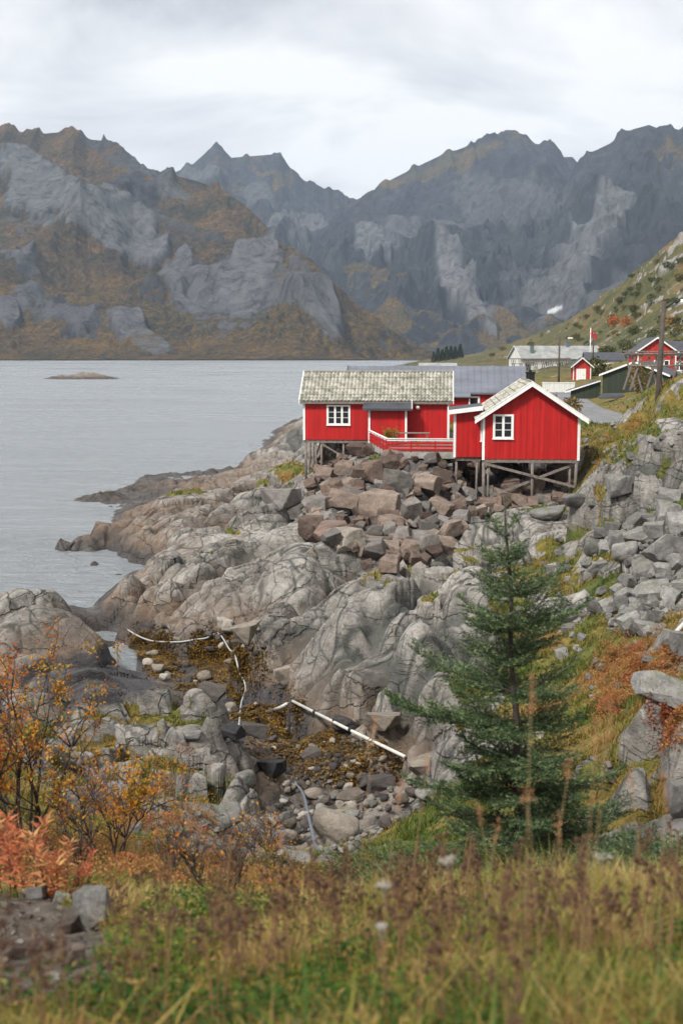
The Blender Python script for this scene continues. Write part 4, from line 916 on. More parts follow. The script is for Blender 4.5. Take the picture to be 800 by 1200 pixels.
def window(parent, x, z, w, h, y=0, cols=2, rows=3, out=-1, rot=None, fr=.10, name='window', curtain=True, casements=1):
    """frame part with panes and curtain below it; frame faces -y at plane y"""
    mb = MB(); d0, d1 = y+out*.075, y+out*.002
    a, b = min(d0, d1), max(d0, d1)
    mb.box(x-w/2, x-w/2+fr, a, b, z-h/2, z+h/2); mb.box(x+w/2-fr, x+w/2, a, b, z-h/2, z+h/2)
    mb.box(x-w/2+fr, x+w/2-fr, a, b, z-h/2, z-h/2+fr); mb.box(x-w/2+fr, x+w/2-fr, a, b, z+h/2-fr, z+h/2)
    mb.box(x-w/2-.03, x+w/2+.03, min(y+out*.11, y), max(y+out*.11, y), z-h/2-.05, z-h/2-.002)
    iw, ih = w-2*fr, h-2*fr; s0, s1 = sorted((y+out*.055, y+out*.012))
    cw_ = iw/cols
    for i in range(1, cols): mb.box(x-iw/2+i*cw_-.035, x-iw/2+i*cw_+.035, s0, s1, z-ih/2, z+ih/2)
    for i in range(cols):
        xa = x-iw/2+i*cw_+(.035 if i else 0); xb = x-iw/2+(i+1)*cw_-(.035 if i < cols-1 else 0)
        mb.box(xa, xa+.03, s0+.002, s1-.002, z-ih/2, z+ih/2); mb.box(xb-.03, xb, s0+.002, s1-.002, z-ih/2, z+ih/2)
        for k in range(1, rows): mb.box(xa+.03, xb-.03, s0+.004, s1-.004, z-ih/2+k*ih/rows-.014, z-ih/2+k*ih/rows+.014)
    f = mb.build(name, WHITE, parent)
    g0, g1 = sorted((y+out*.018, y+out*.024))
    MB().box(x-iw/2, x+iw/2, g0, g1, z-ih/2, z+ih/2).build('pane', GLASS, f)
    if rot is not None: f.rotation_euler = rot
    return f
A = math.radians(-4.5)                                             # the cabins all stand turned the same way
def world(root, x, y, z=0): return root.matrix_basis @ Vector((x, y, z))
# ---------- the gabled cabin on stilts ----------
FL = 6.07
p = P(565, 537, 70)
cabin = thing('stilt_cabin', 'small red cabin with white gable trim standing on timber stilts', 'cabin', (p.x, p.y, FL), A)
W_, L_, HE, RI = 5.22, 8.6, 2.30, 1.72
def gtop(x): return HE+RI*(1-abs(x-W_/2)/(W_/2))-.02
mb = MB(); boards(mb, .09, W_-.09, 0, 0, 0, .165, -1, gtop)
mb.prism([(0, 0), (W_, 0), (W_, HE-.05), (W_/2, HE+RI-.06), (0, HE-.05)], .004, L_)
boards(mb, .1, L_-.1, 0, 0, HE-.05, .165, -1, None, .022, 'y'); boards(mb, .1, L_-.1, W_, 0, HE-.05, .165, 1, None, .022, 'y')
mb.build('wall', RED, cabin)
for x in (-.035, W_-.105): MB().box(x, x+.14, -.045, .10, -.06, HE-.02).build('corner_board', WHITE, cabin)
window(cabin, 1.10, 1.78, 1.12, 1.32, 0, 2, 3)
wl = window(cabin, 0, 0, 1.0, 1.2, 0, 2, 3); wl.rotation_euler = (0, 0, -math.pi/2); wl.location = (-.022, 1.6, 1.5)
ov = .42; sl_ = RI/(W_/2); ang = math.atan(sl_); half = W_/2+ov; sll = half/math.cos(ang)
zr = HE+RI+.16
lr = tile_roof('roof', L_+.7, sll, cabin, (-ov, L_+.3, zr-half*sl_), Euler((ang, 0, -math.pi/2)), seed=3)
rr = tile_roof('roof', L_+.7, sll, cabin, (W_+ov, -.4, zr-half*sl_), Euler((ang, 0, math.pi/2)), seed=4)
for s_ in (-1, 1):
    for (yy, dz) in ((-.44, 0), (L_+.32, 0)):
        mb = MB()
        a = (W_/2+s_*(half+.03), zr-(half+.03)*sl_+.02+dz); b = (W_/2, zr+.03+dz); t1 = .24
        mb.prism([a, b, (b[0], b[1]-t1), (a[0], a[1]-t1)] if s_ < 0 else [b, a, (a[0], a[1]-t1), (b[0], b[1]-t1)], yy, yy+.05)
        t2 = .055
        mb.prism([(a[0], a[1]+.05), (b[0], b[1]+.05), (b[0], b[1]+.004), (a[0], a[1]+.004)] if s_ < 0 else [(b[0], b[1]+.05), (a[0], a[1]+.05), (a[0], a[1]+.004), (b[0], b[1]+.004)], yy-.02, yy+.12)
        mb.build('verge_board', WHITE, cabin)
mb = MB(); mb.prism([(-ov, zr-half*sl_-.09), (W_/2, zr-.09), (W_+ov, zr-half*sl_-.09), (W_+ov, zr-half*sl_-.12), (W_/2, zr-.125), (-ov, zr-half*sl_-.12)], -.38, L_+.3)
mb.build('roof_boarding', GREYWOOD, cabin)
mb = MB(); mb.tube([(W_/2, -.42, zr+.03), (W_/2, L_+.32, zr+.03)], .085, 8); mb.build('ridge_tile', TILE, cabin)
ch = MB(); ch.box(W_/2-.05, W_/2+.42, 4.0, 4.45, zr-.3, zr+.42); ch.box(W_/2-.09, W_/2+.46, 3.96, 4.49, zr+.42, zr+.50); ch.box(W_/2+.1, W_/2+.26, 4.15, 4.31, zr+.50, zr+.62); ch.build('chimney', BLACKM, cabin)
# floor frame and stilts
mb = MB(); mb.box(0, W_, .02, .17, -.20, -.004); mb.box(0, W_, L_-.2, L_-.05, -.20, -.004)
for i in range(5): mb.box(.1+i*(W_-.35)/4, .25+i*(W_-.35)/4, .175, L_-.205, -.18, -.006)
mb.build('floor_beam', GREYWOOD, cabin)
def post(x, y, parent=cabin, r=.085, top=-.20, extra=.5):
    q = world(parent, x, y); zg = gz(q.x, q.y)-FL
    mb = MB(); j = random.uniform(-.05, .05); mb.tube([(x, y, top), (x+j*.5, y, (top+zg)/2), (x+j, y, zg-extra)], [r, r*1.04, r*1.1], 9); mb.build('stilt', GREYWOOD, parent, True); return zg
cabin.matrix_basis
zg0 = post(.06, .10); zg1 = post(W_/2+.1, .10); zg2 = post(W_-.12, .10); post(.30, .12, r=.06)
post(W_-.45, .3, r=.07)
for y in (2.8, 5.6, 8.3):
    for x in (.1, W_/2, W_-.1): post(x, y)
mb = MB(); mb.bar((.1, -.02, -.25), (W_-.2, -.02, zg2+.25), .09, .14); mb.build('brace', GREYWOOD, cabin)
mb = MB(); mb.bar((W_-.3, .22, -.3), (.2, .22, zg0+.65), .09, .14); mb.build('brace', GREYWOOD, cabin)
# annex: a lean-to against the left wall
AX = -1.55
mb = MB(); boards(mb, AX, -.04, 1.2, -.0, 0, .165, -1, lambda x: 2.50+.20*(x-AX)/1.5, .022)
mb.prism([(AX, 0), (-.03, 0), (-.03, 2.70), (AX, 2.50)], 1.204, 5.4); boards(mb, 1.25, 5.4, AX, 0, 2.6, .165, -1, None, .022, 'y'); mb.build('annex_wall', RED, cabin)
MB().box(AX-.04, AX+.10, 1.15, 1.27, -.02, 2.62).build('corner_board', WHITE, cabin)
mb = MB(); mb.prism([(AX-.30, 2.60), (.02, 2.84), (.02, 2.78), (AX-.30, 2.54)], .85, 5.5); mb.build('annex_roof', DARKFELT, cabin)
mb = MB(); mb.prism([(AX-.32, 2.62), (.02, 2.86), (.02, 2.62), (AX-.32, 2.38)], .79, .845); mb.box(AX-.36, AX-.32, .79, 5.5, 2.38, 2.61); mb.build('annex_fascia', WHITE, cabin)
mb = MB(); mb.box(AX+.05, -.05, 1.3, 1.45, -.22, -.02); mb.build('floor_beam', GREYWOOD, cabin)
for x in (AX+.15, -.25): post(x, 1.4, r=.07, top=-.2)
# ---------- the long cabin ----------
p = P(356, 515, 84); FZ = CAMZ-float(tv(515))*84
hl = thing('long_cabin', 'long red cabin with a lichen covered tile roof and a porch, beside the water', 'cabin', (p.x, p.y, FZ), A)
LW, LD, LH, LR = 9.45, 5.2, 2.62, 1.62
mb = MB(); mb.box(0, LW, .004, LD, 0, LH); boards(mb, .1, LW-.1, 0, 0, LH, .18)
gt2 = lambda y: LH+LR*(1-abs(y-LD/2)/(LD/2))-.02
boards(mb, .1, LD-.1, 0, 0, 0, .18, -1, gt2, .022, 'y'); boards(mb, .1, LD-.1, LW, 0, 0, .18, 1, gt2, .022, 'y')
mb.add([(.004, 0, LH), (.004, LD, LH), (.004, LD/2, LH+LR-.03), (LW-.004, 0, LH), (LW-.004, LD, LH), (LW-.004, LD/2, LH+LR-.03)], [(0, 1, 2), (3, 5, 4)])
mb.build('wall', RED, hl)
for x in (-.05, LW-.09): MB().box(x, x+.14, -.05, .12, -.04, LH).build('corner_board', WHITE, hl)
angl = math.atan(LR/(LD/2)); hf = LD/2+.32; sl2 = hf/math.cos(angl); z2 = LH+LR+.13
tile_roof('roof', LW+.5, sl2, hl, (-.25, -.32, z2-hf*LR/(LD/2)), Euler((angl, 0, 0)), seed=8)
tile_roof('roof', LW+.5, sl2, hl, (LW+.25, LD+.32, z2-hf*LR/(LD/2)), Euler((angl, 0, math.pi)), seed=9)
MB().tube([(-.25, LD/2, z2+.02), (LW+.25, LD/2, z2+.02)], .08, 8).build('ridge_tile', TILE, hl)
for x in (LW+.26, -.30):
    for s_ in (-1, 1):
        mb = MB()
        a = (LD/2+s_*(hf+.02), z2-(hf+.02)*LR/(LD/2)+.04); b = (LD/2, z2+.08)
        vs = [(x, a[0], a[1]), (x, b[0], b[1]), (x, b[0], b[1]-.22), (x, a[0], a[1]-.22)]; vs += [(q[0]+.05, q[1], q[2]) for q in vs]
        mb.add(vs, [(0, 1, 2, 3), (7, 6, 5, 4), (0, 4, 5, 1), (1, 5, 6, 2), (2, 6, 7, 3), (3, 7, 4, 0)]); mb.build('verge_board', WHITE, hl)
mb = MB(); mb.box(-.2, LW+.2, -.30, -.26, z2-hf*LR/(LD/2)-.20, z2-hf*LR/(LD/2)-.04); mb.build('fascia_board', GREYWOOD, hl)
window(hl, 2.28, 1.62, 1.55, 1.30, -.0, 3, 3)
# porch
PX0, PX1 = 4.27, 7.12
mb = MB(); boards(mb, PX0+.12, 6.62, -.75, -.03, 2.0, .18); mb.box(PX0+.1, 6.62, -.746, -.03, -.03, 2.0); mb.build('porch_wall', RED, hl)
mb = MB()
vs = [(PX0-.35, -1.15, 2.10), (PX1, -1.15, 2.10), (PX1, -.03, 2.55), (PX0-.35, -.03, 2.55)]; vs += [(a, b, c-.07) for a, b, c in vs]
mb.add(vs, [(0, 1, 2, 3), (7, 6, 5, 4), (0, 4, 5, 1), (1, 5, 6, 2), (2, 6, 7, 3), (3, 7, 4, 0)]); mb.build('porch_roof', SLATED, hl)
mb = MB(); mb.box(PX0-.35, PX1, -1.2, -1.155, 1.96, 2.09); mb.build('gutter', SLATED, hl)
for x in (PX0, 6.64): MB().box(x, x+.13, -.84, -.71, -.4 if x < 5 else -.03, 2.04).build('porch_post', WHITE, hl)
MB().box(PX1-.06, PX1, -1.19, -.04, 2.02, 2.62).build('porch_trim', WHITE, hl)
s_ = bmesh.new(); bmesh.ops.create_uvsphere(s_, u_segments=14, v_segments=10, radius=.13); me = bpy.data.meshes.new('wall_lamp'); s_.to_mesh(me); s_.free(); me.materials.append(CURTAIN)
lamp = link('wall_lamp', me, hl); lamp.location = (7.45, -.16, 2.12)
mb = MB(); mb.box(0, .16, .1, .25, -.35, -.005); mb.box(0, LW, .05, .2, -.22, -.006); mb.box(0, LW, LD-.3, LD-.1, -.22, -.006)
for i in range(6): mb.box(.2+i*1.7, .35+i*1.7, .21, LD-.31, -.2, -.008)
mb.build('floor_beam', GREYWOOD, hl)
def post2(x, y, r=.08, lean=0):
    q = world(hl, x, y); zg = gz(q.x, q.y)-FZ; MB().tube([(x, y, -.2), (x+lean, y, zg-.4)], [r, r*1.1], 9).build('stilt', GREYWOOD, hl, True); return zg
za = post2(.12, .1); post2(.75, .15, .06, .1); post2(1.15, .15, .07); zb = post2(2.6, .15, .07); post2(.15, 2.5); post2(.15, 4.9); post2(1.3, 2.5); post2(2.6, 3)
MB().bar((1.2, .06, -.3), (2.5, .06, zb+.2), .06, .1).build('brace', GREYWOOD, hl)
MB().bar((.9, 2.4, -.3), (.2, 2.4, za+.3), .06, .1).build('brace', GREYWOOD, hl)
mb = MB(); mb.box(4.0, LW, .3, 1.0, -1.6, -.23); mb.build('foundation', CONC, hl)
# ---------- deck with railing ----------
q0 = P(453, 530, 75.0); 
deck = thing('terrace', 'timber terrace on a concrete edge with a low red and white railing', 'terrace', (q0.x, q0.y, q0.z), A)
DW = 4.25
hx = hl.matrix_basis.inverted() @ Vector((0, 0, 0))
lf = deck.matrix_basis.inverted() @ (hl.matrix_basis @ Vector((PX0+.06, -.80, 0)))
mb = MB(); vs = [(0, 0, -.35), (DW, 0, -.35), (DW, 9.0, -.35), (lf.x, lf.y, -.35)]; vs += [(a, b, .05) for a, b, c in vs]
mb.add(vs, [(3, 2, 1, 0), (4, 5, 6, 7), (0, 1, 5, 4), (1, 2, 6, 5), (2, 3, 7, 6), (3, 0, 4, 7)]); mb.build('concrete_edge', CONC, deck)
mb = MB()
nb = 52
for i in range(nb):
    y0, y1 = .03+i*.165, .03+i*.165+.15
    fx = lf.x*min(1, y0/lf.y); mb.box(fx+.03, DW-.02, y0, y1, .052, .10)
mb.build('deck_boards', GREYWOOD, deck)
def rail(a, b, name='railing', mids=3, h=.78):
    a = Vector(a); b = Vector(b); mb = MB()
    for k in range(mids): mb.bar(a+Vector((0, 0, .12+k*.19)), b+Vector((0, 0, .12+k*.19)), .025, .125)
    o = mb.build(name, RED, deck)
    L = (b-a).length; n = max(1, round(L/1.4))
    for k in range(n+1):
        q = a+(b-a)*k/n; mb = MB(); mb.box(q.x-.045, q.x+.045, q.y-.045+.04, q.y+.045+.04, q.z-.05, q.z+h-.05); mb.build('railing_post', RED, deck)
    mb = MB(); mb.bar(a+Vector((0, 0, h-.02)), b+Vector((0, 0, h-.02)), .13, .045); mb.bar(a+Vector((0, -.012, h-.11)), b+Vector((0, -.012, h-.11)), .02, .09)
    mb.build('handrail', WHITE, deck)
rail((0, 0, .05), (DW, 0, .05)); rail((lf.x, lf.y, .05), (-.02, .03, .05), mids=3)
# ---------- table and potted shrub on the terrace ----------
tp = deck.matrix_basis @ Vector((1.35, 4.6, .10)); tb = thing('patio_table', 'grey weathered wooden table on the terrace behind the railing', 'table', tp, A)
mb = MB()
for i in range(5): mb.box(-1.1, 1.1, i*.16, i*.16+.145, .70, .74)
mb.build('tabletop', GREYWOOD, tb)
for x in (-.95, .95):
    for y in (.08, .66): MB().box(x-.04, x+.04, y-.04, y+.04, 0, .698).build('leg', GREYWOOD, tb)
def lay(pts, r, lift=None):
    out = []
    for (u, v) in pts:
        h = hit(u, v); out.append(h+Vector((0, 0, (r if lift is None else lift))))
    # smooth through the points
    res = []
    for i in range(len(out)-1):
        p0, p1, p2, p3 = out[max(i-1, 0)], out[i], out[i+1], out[min(i+2, len(out)-1)]
        for k in range(8):
            t = k/8; q = .5*((2*p1)+(p2-p0)*t+(2*p0-5*p1+4*p2-p3)*t*t+(3*p1-p0-3*p2+p3)*t**3)
            g = gz(q.x, q.y)+r+.11; q.z = max(q.z, g); res.append(q)
    res.append(out[-1])
    for _ in range(10):
        zs = [p.z for p in res]
        for i in range(1, len(res)-1): res[i].z = max(gz(res[i].x, res[i].y)+r, (zs[i-1]+zs[i]+zs[i+1])/3)
    return res
HOSE = plain('pale_grey_plastic_hose', (.36, .37, .37), .45, .15, 8); HOSED = plain('dark_blue_grey_hose', (.14, .16, .19), .4, .2, 8); PIPEW = plain('white_plastic_pipe', (.50, .48, .44), .45, .15, 5)
o = MB().tube(lay([(150,742),(180,757),(215,757),(240,759),(262,764),(276,778),(281,795),(288,812),(283,832),(280,852)], .035, .05), .030, 8).build('hose', HOSE, None, True)
tag(o, 'pale grey hose curving down across the weed covered gully', 'hose')
o = MB().tube(lay([(346,926),(356,958),(376,1000)], .03, .06), .034, 8).build('hose', HOSED, None, True)
tag(o, 'dark blue grey hose bending down past the large pale boulder', 'hose')
def straight(name, label, a, b, r, mat, la=.1, lb_=.1, bands=(), cat='pipe'):
    A_, B_ = hit(*a)+Vector((0, 0, la)), hit(*b)+Vector((0, 0, lb_)); root = thing(name, label, cat, A_)
    MB().tube([(0, 0, 0), (B_-A_)*.5+Vector((0, 0, -.02)), B_-A_], r, 10).build('tube', mat, root, True)
    for k in bands: MB().tube([(B_-A_)*k, (B_-A_)*(k+.018)], r*1.35, 10).build('joint_band', BLACKM, root, True)
straight('pipe', 'straight white pipe lying across the dark stones of the gully', (343,852), (474,901), .046, PIPEW, .25, .22, (.22, .55))
straight('pipe', 'short broken white pipe end lying in the brown weed', (322,839), (336,846), .055, PIPEW, .2, .22)
straight('pipe', 'pale pipe leaning down the right slope beside the big boulder', (775,766), (815,730), .05, PIPEW, .12, .3)
# seaweed on the floor of the gully: curled fronds
def weed():
    poly = [(150,748),(235,752),(290,765),(283,800),(300,832),(345,850),(400,872),(330,880),(300,850),(262,842),(225,812),(180,792)]
    rg = np.random.default_rng(5); us, vs = [], []
    while len(us) < 2600:
        u, v = rg.uniform(145, 470), rg.uniform(742, 910)
        if inpoly(u, v, poly) or (inpoly(u, v, [(150,742),(300,738),(330,840),(480,900),(470,925),(320,915),(280,850)]) and rg.random() < .22): us.append(u); vs.append(v)
    V = []; Fc = []; T = []; n = 0
    for u, v in zip(us, vs):
        h = hit(u, v, 20, 80)
        if h.z > 1.9 or n2(h.x*.6, h.y*.6, 4) < -.28: continue
        tint = rg.uniform(0, 1)
        for _ in range(24):
            a = rg.uniform(0, 6.28); L = rg.uniform(.05, .17); w_ = rg.uniform(.008, .022); x, y = h.x+rg.normal()*.14, h.y+rg.normal()*.2; z0 = gz(x, y)+rg.uniform(.01, .07)
            dx, dy = math.cos(a), math.sin(a); sx, sy = -dy*w_, dx*w_
            ps = [(x, y, z0), (x+dx*L*.5, y+dy*L*.5, z0+rg.uniform(.0, .02)), (x+dx*L, y+dy*L, z0-rg.uniform(.0, .02))]
            for p in ps: V += [(p[0]-sx, p[1]-sy, p[2]), (p[0]+sx, p[1]+sy, p[2]+w_*.2)]; T += [tint, tint]
            Fc += [(n, n+1, n+3, n+2), (n+2, n+3, n+5, n+4)]; n += 6
    t = NT('brown_bladder_wrack'); tt = t.attr('tile'); t.col(t.mix(1, t.ramp(tt, [(0, (.022, .015, .006)), (.4, (.065, .037, .009)), (.75, (.14, .075, .011)), (1, (.27, .145, .018))]), t.ramp(t.noise(t.co(), 1.2, 5, .7), [(.3, .5), (.7, 1.4)]), 'MULTIPLY')); t.rough(.5)
    tag(link('seaweed', mesh_np('seaweed', V, np.array(Fc), [t.m], False, vattrs=dict(tile=np.array(T)))), 'orange brown seaweed covering the floor of the gully', 'seaweed', kind='stuff')
weed()
# ---------- the hamlet behind ----------
def prism_roof(mb, L, D, z0, rise, ov=.3, th=.14, axis='x', both=True):
    """two roof planes over a box L by D; axis is the ridge direction"""
    if axis == 'x':
        for s in (0, 1):
            y0 = -ov if s == 0 else D+ov; zr = z0+rise; ze = z0-ov*rise/(D/2)
            vs = [(-ov, y0, ze), (L+ov, y0, ze), (L+ov, D/2, zr), (-ov, D/2, zr)]; vs += [(a, b, c+th) for a, b, c in vs]
            mb.add(vs, [(0, 1, 2, 3), (7, 6, 5, 4), (0, 4, 5, 1), (1, 5, 6, 2), (2, 6, 7, 3), (3, 7, 4, 0)])
    else:
        for s in (0, 1):
            x0 = -ov if s == 0 else L+ov; zr = z0+rise; ze = z0-ov*rise/(L/2)
            vs = [(x0, -ov, ze), (x0, D+ov, ze), (L/2, D+ov, zr), (L/2, -ov, zr)]; vs += [(a, b, c+th) for a, b, c in vs]
            mb.add(vs, [(0, 1, 2, 3), (7, 6, 5, 4), (0, 4, 5, 1), (1, 5, 6, 2), (2, 6, 7, 3), (3, 7, 4, 0)])
def gable_trim(root, L, D, z0, rise, axis, mat=WHITE, ov=.3, w=.2):
    if axis == 'x':
        for x in (-ov-.05, L+ov):
            for s in (-1, 1):
                mb = MB(); a = (D/2+s*(D/2+ov), z0-ov*rise/(D/2)+.2); b = (D/2, z0+rise+.2)
                vs = [(x, a[0], a[1]), (x, b[0], b[1]), (x, b[0], b[1]-w), (x, a[0], a[1]-w)]; vs += [(q[0]+.05, q[1], q[2]) for q in vs]
                mb.add(vs, [(0, 1, 2, 3), (7, 6, 5, 4), (0, 4, 5, 1), (1, 5, 6, 2), (2, 6, 7, 3), (3, 7, 4, 0)]); mb.build('verge_board', mat, root)
    else:
        for s in (-1, 1):
            mb = MB(); a = (L/2+s*(L/2+ov), z0-ov*rise/(L/2)+.2); b = (L/2, z0+rise+.2)
            mb.prism([a, b, (b[0], b[1]-w), (a[0], a[1]-w)], -ov-.06, -ov-.005); mb.build('verge_board', mat, root)
def house(name, label, u, vb, d, L, D, H, rise, axis, rz, wall, roof, cat='house', trim=WHITE, zoff=0, corner=True, group=None, ov=.3, pitch=.3):
    p = P(u, vb, d); root = thing(name, label, cat, p, math.radians(rz), group)
    mb = MB(); mb.box(0, L, .004, D, -1.2, H)
    if axis == 'y':
        gt = lambda x: H+rise*(1-abs(x-L/2)/(L/2))-.02
        boards(mb, .05, L-.05, 0, -.3, 0, pitch, -1, gt, .02); mb.prism([(0, H), (L, H), (L/2, H+rise-.02)], .006, D)
        boards(mb, .05, D-.05, 0, -.3, H, pitch, -1, None, .02, 'y')
    else:
        gt = lambda y: H+rise*(1-abs(y-D/2)/(D/2))-.02
        boards(mb, .05, L-.05, 0, -.3, H, pitch); boards(mb, .05, D-.05, 0, -.3, 0, pitch, -1, gt, .02, 'y')
        mb.add([(.004, 0, H), (.004, D, H), (.004, D/2, H+rise-.03), (L-.004, 0, H), (L-.004, D, H), (L-.004, D/2, H+rise-.03)], [(0, 1, 2), (3, 5, 4)])
    mb.build('wall', wall, root)
    mb = MB(); prism_roof(mb, L, D, H+.03, rise, ov, .13, axis); mb.build('roof', roof, root)
    if trim: gable_trim(root, L, D, H, rise, axis, trim, ov)
    if corner:
        for x in (-.04, L-.10): MB().box(x, x+.14, -.045, .1, -.3, H).build('corner_board', WHITE, root)
    return root
def chimney(root, x, y, z0, z1, w=.55, mat=CONC): 
    mb = MB(); mb.box(x, x+w, y, y+w, z0, z1); mb.box(x-.06, x+w+.06, y-.06, y+w+.06, z1, z1+.1); mb.build('chimney', mat, root)
def door(root, x, z, w, h, mat=WHITE, y=0):
    mb = MB(); n = 5
    for i in range(n): mb.box(x+i*w/n+.01, x+(i+1)*w/n-.01, y-.06, y-.02, z, z+h)
    mb.box(x-.08, x, y-.075, y-.02, z, z+h+.08); mb.box(x+w, x+w+.08, y-.075, y-.02, z, z+h+.08); mb.box(x, x+w, y-.075, y-.02, z+h, z+h+.08)
    o = mb.build('door', mat, root); MB().tube([(x+w*.85, y-.07, z+h*.48), (x+w*.85, y-.12, z+h*.48), (x+w*.7, y-.12, z+h*.48)], .02, 6).build('handle', BLACKM, o)
# long grey-roofed house right behind the cabins
def metal_roof_mat():
    t = NT('standing_seam_roof'); pos = t.co(); n = t.noise(t.map(pos, (1, 3, 1)), .5, 5, .6)
    t.col(t.mix(1, (.13, .14, .165), t.ramp(n, [(.3, .8), (.7, 1.25)]), 'MULTIPLY')); t.rough(.42); return t.m
MROOF = metal_roof_mat()
zb = CAMZ-float(tv(490))*95
h2 = house('longhouse', 'long red house with a smooth blue grey metal roof right behind the two cabins', 409, 490, 96, 12.9, 6.0, 1.95, 1.75, 'x', -4.5, RED, MROOF, trim=DARKFELT)
window(h2, 9.2, 1.30, 1.0, .72, 0, 1, 1, fr=.12)
mb = MB(); mb.box(7.4, 8.9, -.9, -.02, -.5, 1.55); mb.build('entrance_wall', RED, h2)
mb = MB(); vs = [(7.2, -1.15, 1.58), (9.0, -1.15, 1.58), (9.0, -.32, 1.84), (7.2, -.32, 1.84)]; vs += [(a, b, c+.09) for a, b, c in vs]; mb.add(vs, [(0, 1, 2, 3), (7, 6, 5, 4), (0, 4, 5, 1), (1, 5, 6, 2), (2, 6, 7, 3), (3, 7, 4, 0)]); mb.build('entrance_roof', MROOF, h2)
MB().box(8.86, 8.96, -1.0, -.88, -.5, 1.57).build('entrance_post', WHITE, h2)
MB().tube([(7.25, -1.2, 1.60), (9.0, -1.2, 1.60), (9.0, -1.2, 1.55)], .05, 6).build('gutter', SLATED, h2)
for k in range(26):
    pass
mb = MB()
rl = math.hypot(3.3, 1.75*1.1)
for i in range(27):
    x = -.2+i*.5; mb.bar((x, -.28, 2.0-.09+.05), (x, 2.98, 3.74+.14), .03, .03)
mb.build('roof_seam', MROOF, h2)
# pale roofed shed
hs = house('boat_shed', 'low shed with a pale roof showing just above the tile roof', 492, 443, 200, 5.4, 5, 1.2, .95, 'x', -4.5, WHITEFAR, PALEROOF, 'shed', corner=False, trim=None)
# white long building
hw = house('fish_house', 'long white building with a pale grey roof at the far end of the hamlet', 611, 434, 345, 23.5, 9.5, 3.2, 3.2, 'x', 14, WHITEFAR, PALEROOF, 'warehouse', corner=False, ov=.5)
for k in range(5): window(hw, 3+k*4.2, 1.7, 1.1, 1.3, 0, 2, 2)
chimney(hw, 3.2, 1.6, 4.2, 6.5, .8, plain('green_grey_metal', (.12, .16, .15), .6, .2)); chimney(hw, 14.5, 4.2, 6, 7.6, 1.0, plain('blue_grey_cowl', (.13, .16, .2), .6, .2))
door(hw, 1.0, -.2, 1.4, 2.2, DARKIN)
# red shed
rs = house('shed', 'tiny red shed with a white door and white trimmed gable', 671, 445, 205, 2.75, 4, 2.2, 1.15, 'y', -5, REDFAR, DARKFELT, 'shed', ov=.45)
door(rs, .55, -.1, 1.35, 1.75)
# dark roofed house behind it
dh = house('house', 'long low house with a dark roof behind the tiny red shed', 686, 434, 262, 9.2, 7, 2.0, 1.5, 'x', -5, WHITEFAR, SLATED, corner=False, trim=None)
for k in range(2): window(dh, 2.5+k*4, 1.1, 1.1, 1.0, 0, 2, 2)
chimney(dh, 7.6, 3.0, 2.6, 4.3, .7, BLACKM)
# green barn with a lean-to
gb = house('barn', 'dark green wooden barn with a grey felt roof and white verge', 705, 465, 140, 7.2, 5.2, 2.35, 1.35, 'y', -31, GREENP, SLATED, 'barn', ov=.3, corner=False)
for k in (1.5, 3.6):
    f = window(gb, 0, 0, .62, 1.25, 0, 1, 2, fr=.1); f.rotation_euler = (0, 0, -math.pi/2); f.location = (-.022, k, 1.25)
lt = thing('lean_to', 'low dark lean-to with a grey felt roof left of the green barn', 'outbuilding', P(668, 464, 143), math.radians(-12))
mb = MB(); mb.add([(0, 0, -1), (3.2, 0, -1), (3.2, 5, -1), (0, 5, -1), (0, 0, .55), (3.2, 0, 1.6), (3.2, 5, 1.6), (0, 5, .55)], [(3, 2, 1, 0), (4, 5, 6, 7), (0, 1, 5, 4), (1, 2, 6, 5), (2, 3, 7, 6), (3, 0, 4, 7)]); mb.build('wall', GREENP, lt)
mb = MB(); vs = [(-.6, -.3, .40), (3.25, -.3, 1.68), (3.25, 5.3, 1.68), (-.6, 5.3, .40)]; vs += [(a, b, c+.12) for a, b, c in vs]; mb.add(vs, [(0, 1, 2, 3), (7, 6, 5, 4), (0, 4, 5, 1), (1, 5, 6, 2), (2, 6, 7, 3), (3, 7, 4, 0)]); mb.build('roof', SLATED, lt)
MB().bar((-.62, -.33, .42), (3.25, -.33, 1.70), .04, .14).build('verge_board', WHITE, lt)
# low white wall
wb = thing('garden_wall', 'low white wall on the grass between the pole and the dark lean-to', 'wall', P(635, 454, 165), math.radians(-5))
mb = MB(); mb.box(0, 4.1, 0, .3, -.6, .58); mb.build('wall_body', WHITEFAR, wb); MB().box(-.05, 4.15, -.05, .35, .585, .66).build('coping', WHITE, wb)
# red house at the right
rh = house('house', 'red house with white verge boards behind the drying rack at the right', 746, 440, 158, 4.6, 8, 2.9, 1.6, 'y', -5, REDFAR, SLATED, ov=.35)
window(rh, 2.9, 1.5, 1.9, .75, 0, 3, 1)
MB().box(-.05, 4.65, -.06, -.025, -1.2, .35).build('plinth', WHITEFAR, rh)
r2 = house('house', 'second red house with dark roof and white plinth, cut by the right picture edge', 775, 442, 170, 11, 7, 2.7, 1.9, 'x', -5, REDFAR, SLATED)
window(r2, 2.2, 1.45, 1.3, 1.2, 0, 2, 2); window(r2, 5.4, 1.45, 1.3, 1.2, 0, 2, 2)
MB().box(-.05, 11.05, -.06, -.025, -1.2, .75).build('plinth', WHITEFAR, r2)
